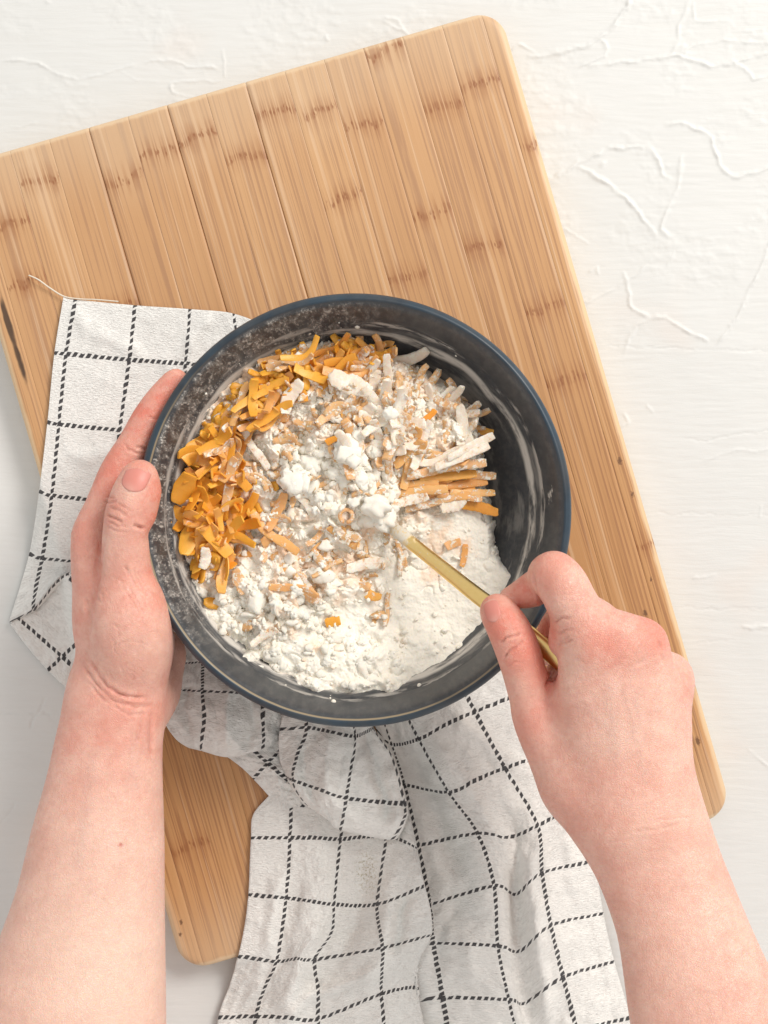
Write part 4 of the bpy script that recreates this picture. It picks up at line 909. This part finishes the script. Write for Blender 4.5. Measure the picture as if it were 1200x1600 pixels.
def sculpt(chains, h, pad=.012, cut=None):
    """chains: dict(n=[(px,py,z,r_px)], k=blend, f=flatten of z); one continuous field, returned as vertices+quads"""
    pts = []
    for c in chains:
        nn = []
        for (x, y, z, r) in c['n']:
            nn.append((*P(x, y, z), r*S*(H-z)/H))
        A = crom(nn, c.get('sub', 4)) if len(nn) > 2 else np.array(nn)
        A[:, 3] = np.maximum(A[:, 3], .001); c['A'] = A; pts.append(A)
    al = np.vstack(pts); r = al[:, 3:4]
    lo = (al[:, :3]-r).min(0)-pad; hi = (al[:, :3]+r).max(0)+pad
    if cut is not None: lo = np.maximum(lo, cut[0]); hi = np.minimum(hi, cut[1])
    N = np.ceil((hi-lo)/h).astype(int)+1
    ax = [(lo[k]+h*np.arange(N[k])).astype(np.float32) for k in range(3)]
    F = np.full(tuple(N), .03, np.float32)
    for c in chains:
        A = c['A']; k = c.get('k', .004); kk = c.get('kin', .002); f = c.get('f', 1.0)
        G = None
        r = A[:, 3]; l = (A[:, :3]-r[:, None]).min(0)-k-.006; u = (A[:, :3]+r[:, None]).max(0)+k+.006
        sl = tuple(slice(max(0, int((l[i]-lo[i])/h)), max(0, int((u[i]-lo[i])/h)+2)) for i in range(3))
        X, Y, Z = np.meshgrid(ax[0][sl[0]], ax[1][sl[1]], ax[2][sl[2]], indexing='ij', copy=False)
        G = np.full(X.shape, .05, np.float32)
        for a, b in zip(A[:-1], A[1:]):
            l2 = np.minimum(a[:3]-a[3], b[:3]-b[3])-k-.005; u2 = np.maximum(a[:3]+a[3], b[:3]+b[3])+k+.005
            s2 = tuple(slice(int(max(0, min(G.shape[i], (l2[i]-lo[i])/h-sl[i].start))), int(max(0, min(G.shape[i], (u2[i]-lo[i])/h-sl[i].start+2)))) for i in range(3))
            x, y, z = X[s2], Y[s2], Z[s2]
            if x.size == 0: continue
            ab = (b-a).astype(np.float32); L = float(ab[:3]@ab[:3])+1e-12
            t = np.clip(((x-a[0])*ab[0]+(y-a[1])*ab[1]+(z-a[2])*ab[2])/L, 0, 1)
            dz = (z-a[2]-t*ab[2])/f
            d = np.sqrt((x-a[0]-t*ab[0])**2+(y-a[1]-t*ab[1])**2+dz*dz)-(a[3]+t*ab[3])
            g = G[s2]; q = np.clip(.5+.5*(g-d)/kk, 0, 1); G[s2] = g*(1-q)+d*q-kk*q*(1-q)
        g = F[sl]
        if c.get('op') == 'sub':
            q = np.clip(.5-.5*(g+G)/k, 0, 1); F[sl] = g*(1-q)-G*q+k*q*(1-q)
        else:
            q = np.clip(.5+.5*(g-G)/k, 0, 1); F[sl] = g*(1-q)+G*q-k*q*(1-q)
    return surface_net(F, lo, h)
def skin_material():
    m = NT('skin', Roughness=.50)
    o = m.obj(); red = m.attr('red'); pale = m.attr('pale'); ves = m.attr('vein')
    n = m.map(m.noise(o, 60, 5, .65), .3, .7); n2 = m.noise(o, 320, 3, .6)
    c = m.mix(n, (.82, .485, .385), (.73, .385, .30))
    c = m.mix(m.math('MULTIPLY', m.map(n2, .45, .65), .22), c, (.62, .25, .18))
    c = m.mix(m.math('MULTIPLY', pale, .8), c, (.87, .645, .515))
    c = m.mix(m.math('MULTIPLY', red, m.map(n, .3, .7, .55, .95)), c, (.74, .215, .15))
    c = m.mix(m.math('MULTIPLY', ves, .10), c, (.45, .38, .34))
    c = m.mix(m.math('MULTIPLY', m.attr('mole'), .9), c, (.45, .03, .02))
    m.set(m.b, 'Base Color', c); m.set(m.b, 'Subsurface Weight', .35)
    m.set(m.b, 'Subsurface Radius', (.0085, .0032, .0016)); m.set(m.b, 'Subsurface Scale', .5)
    m.set(m.b, 'Roughness', m.map(n2, .3, .7, .38, .52))
    cell = m.n('TexVoronoi', 0, props={'feature': 'DISTANCE_TO_EDGE'}, Vector=m.n('VectorMath', props={'operation': 'ADD'}, i0=o, i1=m.n('VectorMath', props={'operation': 'SCALE'}, i0=m.noise(o, 90, 3, out=1), Scale=.012)), Scale=900)
    cell2 = m.noise(m.scale(o, (520, 260, 520)), 1.0, 3, .65)
    hgt = m.math('ADD', m.math('MULTIPLY', m.map(cell, 0, .25), .35), m.math('ADD', m.math('MULTIPLY', cell2, .9), m.math('MULTIPLY', n2, .4)))
    m.set(m.b, 'Normal', m.bump(hgt, .8, .00042))
    return m.m
SKIN = skin_material()
def nail_material():
    m = NT('nail', Roughness=.48)
    n = m.attr('edge'); lun = m.attr('lunula')
    c = m.mix(n, (.66, .245, .195), (.80, .48, .38)); c = m.mix(m.math('MULTIPLY', lun, .5), c, (.80, .45, .37))
    m.set(m.b, 'Base Color', c); m.set(m.b, 'Subsurface Weight', .3); m.set(m.b, 'Subsurface Radius', (.003, .0015, .001)); m.set(m.b, 'Subsurface Scale', .5)
    m.set(m.b, 'Coat Weight', .06); m.set(m.b, 'Coat Roughness', .2); return m.m
NAIL = nail_material()
def finish(V, Q, name, parent, spots, creases, veins=(), smooth_it=3):
    """spots: (kind, px,py,z, r_px, amount); creases: (list of px,py, width_px, depth_mm, zmin, zmax)"""
    # umbrella smoothing along quad edges
    n = len(V); E = np.vstack([Q[:, [0, 1]], Q[:, [1, 2]], Q[:, [2, 3]], Q[:, [3, 0]]])
    deg = np.bincount(E[:, 0], minlength=n)+np.bincount(E[:, 1], minlength=n); deg = np.maximum(deg, 1)
    def lap(A): return np.stack([(np.bincount(E[:, 0], A[E[:, 1], k], n)+np.bincount(E[:, 1], A[E[:, 0], k], n))/deg for k in range(3)], -1)
    for _ in range(smooth_it): V = V+.5*(lap(V)-V)
    f = V[Q]; nrm = np.cross(f[:, 2]-f[:, 0], f[:, 3]-f[:, 1]); N = np.zeros_like(V)
    for k in range(4):
        for c in range(3): N[:, c] += np.bincount(Q[:, k], nrm[:, c], n)
    N /= np.linalg.norm(N, axis=1)[:, None]+1e-12
    s = S*(H-V[:, 2])/H; px = V[:, 0]/s+600; py = 800-V[:, 1]/s
    disp = np.zeros(n); att = {k: np.zeros(n) for k in ('red', 'pale', 'vein', 'mole')}
    upf = smooth(-.1, .35, N[:, 2])
    for poly, w, dep, zmin, zmax in creases:
        d, t, sd = seg_dist(px+2.0*vnoise(px/14, py/14, 3), py+2.0*vnoise(px/14, py/14, 4), poly)
        tap = smooth(0, .18, t)*smooth(1, .82, t); ok = (V[:, 2] > zmin) & (V[:, 2] < zmax)
        wv = .75+.5*vnoise(px/20, py/20, 8)
        g = np.exp(-(d/w)**2)*tap*ok*upf*wv
        disp -= dep*2.1e-3*g; disp += dep*.35e-3*np.exp(-((d-w*2.3)/(w*1.5))**2)*tap*ok*upf
        att['red'] = np.maximum(att['red'], .45*np.exp(-(d/(w*1.5))**2)*tap*ok*min(1, dep*1.3))
    for poly, w, hh in veins:
        d, t, sd = seg_dist(px, py, poly); g = np.exp(-(d/w)**2)*smooth(0, .2, t)*smooth(1, .8, t)*upf
        disp += hh*1e-3*g; 
        if hh > 0: att['vein'] = np.maximum(att['vein'], g)
    for kind, x, y, z, r, amt in spots:
        p = P(x, y, z); rr = (1.25 if kind == 'red' else 1)*r*S*(H-z)/H; amt = min(1, amt*(1.75 if kind == 'red' else 1)); d = np.linalg.norm(V-np.array(p), axis=1); g = amt*np.exp(-(d/rr)**2)
        att[kind] = np.maximum(att[kind], g)
    V = V+N*disp[:, None]
    o = mesh_obj(name, V, Q, SKIN, parent)
    for k, v in att.items(): attr(o, k, v)
    return o, V, N
def nail(parent, V, N, c0, axis2d, L, Wd, tilt_px=0):
    """a curved plate laid on the skin: c0=(px,py) centre, axis2d screen direction of the finger towards the tip"""
    s = S*(H-V[:, 2])/H; px = V[:, 0]/s+600; py = 800-V[:, 1]/s
    cand = np.where((np.hypot(px-c0[0], py-c0[1]) < 3) & (N[:, 2] > 0))[0]
    i = cand[np.argmax(V[cand, 2])]; c = V[i]
    near = (np.linalg.norm(V-c, axis=1) < .0045) & (N@N[i] > .3); nn = N[near].mean(0); nn /= np.linalg.norm(nn)
    a = np.array([axis2d[0], -axis2d[1], 0.]); a -= nn*(a@nn); a /= np.linalg.norm(a); b = np.cross(nn, a)
    nu, nv = 15, 19; u = np.linspace(-1, 1, nu)[None]; v = np.linspace(-1, 1, nv)[:, None]
    sq = np.where(v > 0, 1-.10*np.abs(v)**4, 1-.22*np.abs(v)**3)
    x = u*Wd/2*sq; y = v*L/2*np.where(v > 0, 1-.22*u**4, 1-.30*u**2)
    pts = c+x[..., None]*b+y[..., None]*a
    # drop every point on to the skin
    sel = np.linalg.norm(V-c, axis=1) < max(L, Wd)*1.1; VS = V[sel]; rel = VS-c; hh = rel@nn; xx = rel@b; yy = rel@a
    ok = hh > -.006; hh, xx, yy = hh[ok], xx[ok], yy[ok]
    out = np.zeros((nv, nu)); 
    A_ = np.stack([np.ones_like(xx), xx, yy, xx*xx, yy*yy, xx*yy], -1); wgt = np.exp(-((xx/(Wd*.6))**2+(yy/(L*.6))**2))
    co, *_ = np.linalg.lstsq(A_*wgt[:, None], hh*wgt, rcond=None)
    hf = co[0]+co[1]*x+co[2]*y+co[3]*x*x+co[4]*y*y+co[5]*x*y
    top = pts+(hf+.00016)[..., None]*nn+(.00015*(1-np.maximum(abs(u), abs(v))**6))[..., None]*nn
    bot = pts+(hf-.0006)[..., None]*nn
    F = grid_faces(nv, nu); k = nv*nu
    per = [j for j in range(nu)]+[i_*nu+nu-1 for i_ in range(1, nv)]+[(nv-1)*nu+j for j in range(nu-2, -1, -1)]+[i_*nu for i_ in range(nv-2, 0, -1)]
    per = np.array(per); nx_ = np.roll(per, -1); side = np.stack([per, per+k, nx_+k, nx_], -1)
    Vn = np.vstack([top.reshape(-1, 3), bot.reshape(-1, 3)])
    o = mesh_obj('fingernail', Vn, np.vstack([F, F[:, ::-1]+k, side]).astype(np.int32), NAIL, parent)
    e = np.clip(smooth(.80, .98, v)*np.ones_like(u), 0, 1); l = np.exp(-((v+.9)/.35)**2-(u/.6)**2)
    attr(o, 'edge', np.concatenate([e.ravel(), e.ravel()])); attr(o, 'lunula', np.concatenate([l.ravel(), l.ravel()]))
    return o
PERSON = empty('person', (0, -.45, 0)); PERSON.location = (0, 0, 0)
tag(PERSON, 'bare armed person steadying the bowl with the left hand and stirring with the right', 'person')
def left_arm():
    ch = [
     # forearm and wrist
     dict(n=[(90,1830,.112,160),(100,1720,.108,152),(108,1610,.104,143),(124,1515,.100,126),(140,1420,.097,109),(152,1320,.094,97),(162,1240,.091,84),(170,1165,.090,75),(178,1115,.090,69),(184,1075,.088,64)], f=.78, k=.010, kin=.006),
     # palm body (index metacarpal side) down to the little finger side
     dict(n=[(180,1085,.085,66),(176,1030,.086,52),(166,975,.088,50),(158,920,.090,42),(152,872,.092,34)], k=.010),
     dict(n=[(190,1080,.070,60),(185,1010,.064,56),(178,940,.060,50),(172,880,.060,42)], k=.012),
     dict(n=[(215,1090,.070,50),(235,1050,.058,46),(248,1022,.052,42)], k=.009),
     dict(n=[(205,1110,.075,52),(228,1082,.064,48)], k=.010),
     # index knuckle and finger
     dict(n=[(152,900,.094,34),(144,840,.093,31),(161,788,.091,26),(186,738,.090,29),(212,694,.089,27),(233,655,.0885,26),(252,625,.088,23.5),(270,601,.088,20),(276,594,.088,17)], k=.005, kin=.001),
     dict(n=[(144,838,.092,27),(150,860,.092,30)], k=.004),
     # the three fingers below it, wrapped round the bowl
     dict(n=[(160,880,.074,34),(168,800,.070,28),(205,735,.066,27),(250,672,.066,25),(288,628,.066,22)], k=.004, kin=.001),
     dict(n=[(170,890,.056,33),(186,815,.052,27),(228,760,.050,26),(276,705,.050,24),(312,668,.050,20)], k=.004, kin=.001),
     dict(n=[(185,910,.042,30),(210,850,.040,24),(252,808,.038,22),(292,772,.038,20)], k=.004, kin=.001),
     # thenar ball
     dict(n=[(196,905,.101,38),(203,945,.104,50),(206,985,.103,57),(206,1022,.098,55),(200,1060,.092,48)], k=.007, kin=.004),
     dict(n=[(215,960,.094,38),(228,1000,.090,40),(222,1040,.086,40)], k=.006),
     # thumb
     dict(n=[(196,910,.106,38),(194,872,.110,35),(195,840,.1125,33.5),(200,808,.1140,35),(209,778,.1150,35),(216,757,.1150,31.5),(219,745,.1150,26.5)], k=.0045, kin=.0012),
     dict(n=[(222,770,.1125,28),(216,800,.1115,28)], k=.004),
     dict(n=[(208,855,.110,22),(211,885,.106,22)], k=.004),
    ]
    V, Q = sculpt(ch, .00080, cut=(np.array([-.32, -.37, 0]), np.array([.3, .3, .3])))
    spots = [('red',240,770,.115,26,.9),('red',228,800,.115,30,.7),('red',222,862,.108,18,.75),('red',214,742,.120,24,.35),('red',236,640,.090,70,.65),('red',260,600,.09,30,.5),('red',190,735,.09,50,.55),
             ('red',132,838,.095,35,.35),('red',215,930,.108,45,.35),('red',228,900,.108,26,.5),('red',190,800,.12,26,.4),('red',205,1090,.10,80,.22),('red',160,1140,.10,70,.22),('red',160,960,.09,70,.3),
             ('pale',190,1350,.13,140,.55),('pale',180,1520,.14,180,.95),('pale',215,1010,.11,45,.45),('pale',205,770,.125,14,.35),('pale',170,1250,.11,90,.3),
             ('mole',189,1320,.112,3,1.0),('mole',189,1320,.115,3,1.0),('mole',189,1320,.118,3,1),('mole',189,1320,.121,3,1)]
    cr = [([(166,802),(176,808),(192,816)],1.9,.75,.08,.2),([(170,792),(184,797),(200,808)],1.5,.4,.08,.2),([(176,786),(190,788),(206,800)],1.3,.35,.08,.2),([(168,812),(180,822),(200,824)],1.4,.3,.08,.2),([(164,822),(180,830),(205,832)],1.6,.3,.08,.2),
          ([(207,820),(218,824),(226,827)],2.2,1.1,.08,.2),([(196,770),(206,764),(214,764)],1.2,.25,.08,.2),
          ([(212,698),(222,700),(232,703)],2.0,.6,.05,.2),([(190,690),(200,702),(222,710)],1.6,.45,.05,.2),([(228,650),(238,654),(246,656)],1.7,.5,.05,.2),([(160,782),(172,786),(184,782)],2,.5,.05,.2),([(165,775),(180,778)],1.2,.3,.05,.2),
          ([(130,1010),(148,1045),(168,1075),(200,1090),(235,1090)],2.6,.8,.05,.2),([(125,1030),(150,1070),(180,1098),(215,1106),(250,1100)],2.2,.6,.05,.2),([(140,1045),(165,1080),(200,1100),(240,1100)],1.6,.4,.05,.2),([(133,1060),(160,1092),(200,1116),(238,1118)],2,.35,.05,.2),
          ([(222,1108),(218,1130),(212,1165)],2.6,.5,.05,.2),([(238,1110),(236,1150),(236,1190)],3,.6,.05,.2),
          ([(196,880),(205,905),(222,925)],1.8,.35,.05,.2),([(206,885),(218,912),(232,935)],2.0,.5,.05,.2),([(214,890),(228,915)],1.6,.4,.05,.2),([(185,900),(200,930),(214,950)],1.4,.3,.05,.2),([(200,915),(215,940),(226,962)],1.2,.3,.05,.2),
          ([(160,840),(156,870),(150,910),(140,960)],5,1.0,.05,.2),([(133,930),(140,965),(142,990)],3,.5,.05,.2),([(128,850),(140,862),(150,850)],1.6,.25,.05,.2),([(130,868),(142,872)],1.4,.25,.05,.2),([(150,985),(170,975),(200,985)],1.6,.2,.05,.2),([(175,1010),(205,1000),(240,1010)],1.6,.2,.05,.2)]
    # fine net of skin folds
    R = random.Random(3)
    for _ in range(70):
        x, y = R.uniform(130, 230), R.uniform(850, 1060); a = R.uniform(.6, 1.7); l = R.uniform(10, 26)
        cr.append(([(x, y), (x+l*.5*math.cos(a)+R.uniform(-2, 2), y+l*.5*math.sin(a)), (x+l*math.cos(a), y+l*math.sin(a))], 1.1, R.uniform(.10, .22), .04, .2))
    vn = [([(214,1120),(210,1180),(208,1250)],8,.5),([(226,1115),(226,1180)],6,.7),([(150,1150),(140,1250),(120,1380)],10,.3)]
    o, V, N = finish(V, Q, 'arm', PERSON, spots, cr, vn)
    nail(o, V, N, (211, 745), (.34, -.94), .0150, .0132)
left_arm()
def right_arm():
    D = .006
    ch = [
     dict(n=[(1250,1960,.190,140),(1195,1820,.182,130),(1150,1710,.175,124),(1113,1610,.170,116),(1085,1520,.164,101),(1062,1440,.158,90),(1040,1380,.154,87),(1015,1315,.151,89),(1000,1270,.149,88)], f=.66, k=.010, kin=.006),
     # metacarpals, back of the hand
     dict(n=[(975,1275,.149,72),(950,1200,.150,62),(932,1120,.151,56),(922,1050,.152,48),(918,1000,.152,41)], k=.012, f=.85),
     dict(n=[(990,1275,.149,74),(985,1180,.153,60),(975,1100,.155,52),(968,1040,.156,44),(962,1002,.155,37)], k=.011, f=.85),
     dict(n=[(1005,1275,.149,74),(1012,1190,.150,58),(1012,1110,.150,48),(1008,1050,.150,40),(1000,1012,.149,35)], k=.010, f=.85),
     dict(n=[(1000,1260,.147,72),(1022,1200,.145,51),(1036,1130,.142,42),(1042,1075,.139,35),(1042,1058,.138,32)], k=.010, f=.85),
     # palm filling
     dict(n=[(960,1220,.138,60),(950,1140,.134,60),(960,1070,.132,52)], k=.010),
     # thumb
     dict(n=[(930,1265,.143,52),(888,1200,.140,50),(858,1150,.137,44),(838,1112,.136,38)], k=.008),
     dict(n=[(862,1160,.137,40),(840,1112,.136,37),(827,1076,.137,33.5),(817,1042,.138,33),(806,1008,.139,33.5),(792,978,.139,31.5),(780,960,.138,27.5),(776,953,.137,24.5)], k=.002, kin=.0012),
     dict(n=[(900,1230,.140,50),(903,1170,.140,44),(922,1125,.141,42)], k=.010),
     # index: knuckle, first segment, bent joint, tip
     dict(n=[(935,1030,.150,46),(915,985,.153,42),(897,950,.153,38),(880,915,.151,37),(866,895,.147,33)], k=.006, kin=.002),
     dict(n=[(862,900,.145,34),(857,899,.142,33)], k=.004),
     dict(n=[(866,902,.139,32),(845,914,.134,28),(826,924,.131,25),(806,931,.129,18.5),(794,933,.128,13.5)], k=.003, kin=.001),
     # middle finger under the spoon
     dict(n=[(962,1000,.150,38),(925,962,.136,30),(895,955,.124,27),(872,975,.118,25),(860,1000,.116,23),(862,1022,.116,20)], k=.0025, kin=.001),
     dict(n=[(1002,1015,.146,36),(965,985,.126,28),(930,985,.112,26),(905,1020,.108,24),(900,1060,.112,22)], k=.003, kin=.001),
     dict(n=[(1042,1060,.138,32),(1010,1030,.120,27),(975,1030,.106,24),(950,1065,.104,22),(945,1100,.108,20)], k=.003, kin=.001),
     # fold of skin at the index root
     dict(n=[(880,972,.150,14),(873,992,.148,13),(872,1010,.146,13)], k=.004),
     dict(n=[(900,1060,.144,26),(888,1090,.142,26),(878,1115,.140,28)], k=.004),
     dict(n=[(905,1050,.130,26),(874,1054,.127,20),(862,1066,.129,15)], k=.003),
     dict(n=[(890,1058,.122,24),(866,1078,.124,18)], k=.003),
     # knuckle heads
     dict(n=[(922,990,.157,31),(926,1005,.157,31)], k=.012), dict(n=[(975,992,.159,26),(980,1004,.159,27)], k=.012), dict(n=[(1010,1000,.153,26),(1012,1012,.153,26)], k=.010), dict(n=[(1046,1056,.141,27),(1047,1066,.141,28)], k=.010),
    ]
    for c in ch: c['n'] = [(x, y, z+D*0, r) for x, y, z, r in c['n']]
    V, Q = sculpt(ch, .00080, cut=(np.array([-.3, -.38, 0]), np.array([.33, .3, .3])))
    spots = [('red',857,895,.15,40,.35),('red',820,930,.135,32,.55),('red',805,950,.135,22,.6),('red',785,975,.145,34,.55),('red',815,1010,.145,40,.5),('red',770,945,.14,20,.4),('red',845,1040,.14,40,.45),
             ('red',940,1010,.162,38,.45),('red',1015,985,.155,36,.5),('red',1018,1010,.15,26,.4),('red',875,990,.15,30,.5),('red',850,1075,.14,20,.6),('red',1055,1060,.14,40,.25),('red',855,985,.12,30,.95),
             ('red',830,1110,.14,50,.3),('red',850,920,.145,20,.4),('red',950,1300,.16,120,.12),
             ('pale',905,1035,.16,40,.6),('pale',900,1010,.16,20,.4),('pale',1000,1150,.165,100,.35),('pale',1050,1300,.165,110,.4),('pale',875,885,.165,26,.45),('pale',820,1060,.15,26,.35),('pale',1090,1450,.17,120,.4),('pale',770,952,.15,12,.25)]
    cr = [([(778,1008),(790,998),(806,992),(816,990)],1.6,.7,.09,.3),([(784,1030),(796,1018),(812,1006),(820,1000)],1.8,.8,.09,.3),([(790,1022),(800,1013),(812,1010)],1.1,.3,.09,.3),([(788,1044),(805,1036),(822,1034)],1.4,.3,.09,.3),
          ([(800,1052),(818,1048)],1.2,.2,.09,.3),
          ([(864,975),(878,966),(892,964)],2.2,.8,.13,.3),([(870,992),(884,984),(898,984)],1.8,.5,.13,.3),([(862,970),(872,962)],1.6,.5,.13,.3),([(868,1012),(880,1004),(895,1000)],2.0,.6,.13,.3),([(874,1004),(890,994)],1.3,.35,.13,.3),
          ([(833,893),(835,915),(843,938),(858,955)],2.2,1.0,.12,.3),([(853,1075),(858,1060),(866,1040),(868,1020)],2.6,1.0,.10,.3),
          ([(985,1045),(1000,1035),(1012,1030)],3,.25,.1,.3),([(1030,1000),(1032,1020),(1036,1040)],3,.4,.1,.3),([(985,1300),(1030,1296),(1070,1285)],2,.25,.1,.3),([(1000,1290),(1040,1280),(1085,1276)],1.6,.2,.1,.3),([(940,1318),(985,1312)],1.6,.15,.1,.3)]
    vn = [([(950,1035),(955,1090),(962,1150),(970,1210)],11,.45),([(990,1030),(996,1090),(1000,1150)],9,.45),([(1028,1050),(1028,1100),(1022,1160)],8,.4),([(970,1060),(985,1110),(1000,1170),(1010,1230)],5,.25),([(905,1085),(930,1120),(960,1140)],6,.2)]
    R = random.Random(5)
    for _ in range(60):
        x, y = R.uniform(880, 1060), R.uniform(985, 1120); a = R.uniform(-.5, .6); l = R.uniform(8, 18)
        cr.append(([(x, y), (x+l*.5*math.cos(a), y+l*.5*math.sin(a)+R.uniform(-2, 2)), (x+l*math.cos(a), y+l*math.sin(a))], 1.1, R.uniform(.06, .13), .1, .3))
    o, V, N = finish(V, Q, 'arm', PERSON, spots, cr, vn)
    nail(o, V, N, (766, 952), (-.45, -.89), .0120, .0085)
right_arm()
# the parts differ, so each says which it is
arms = [o for o in PERSON.children]
arms[0]['label'] = 'left forearm and hand, thumb over the bowl rim'; arms[1]['label'] = 'right forearm and hand pinching the spoon handle'
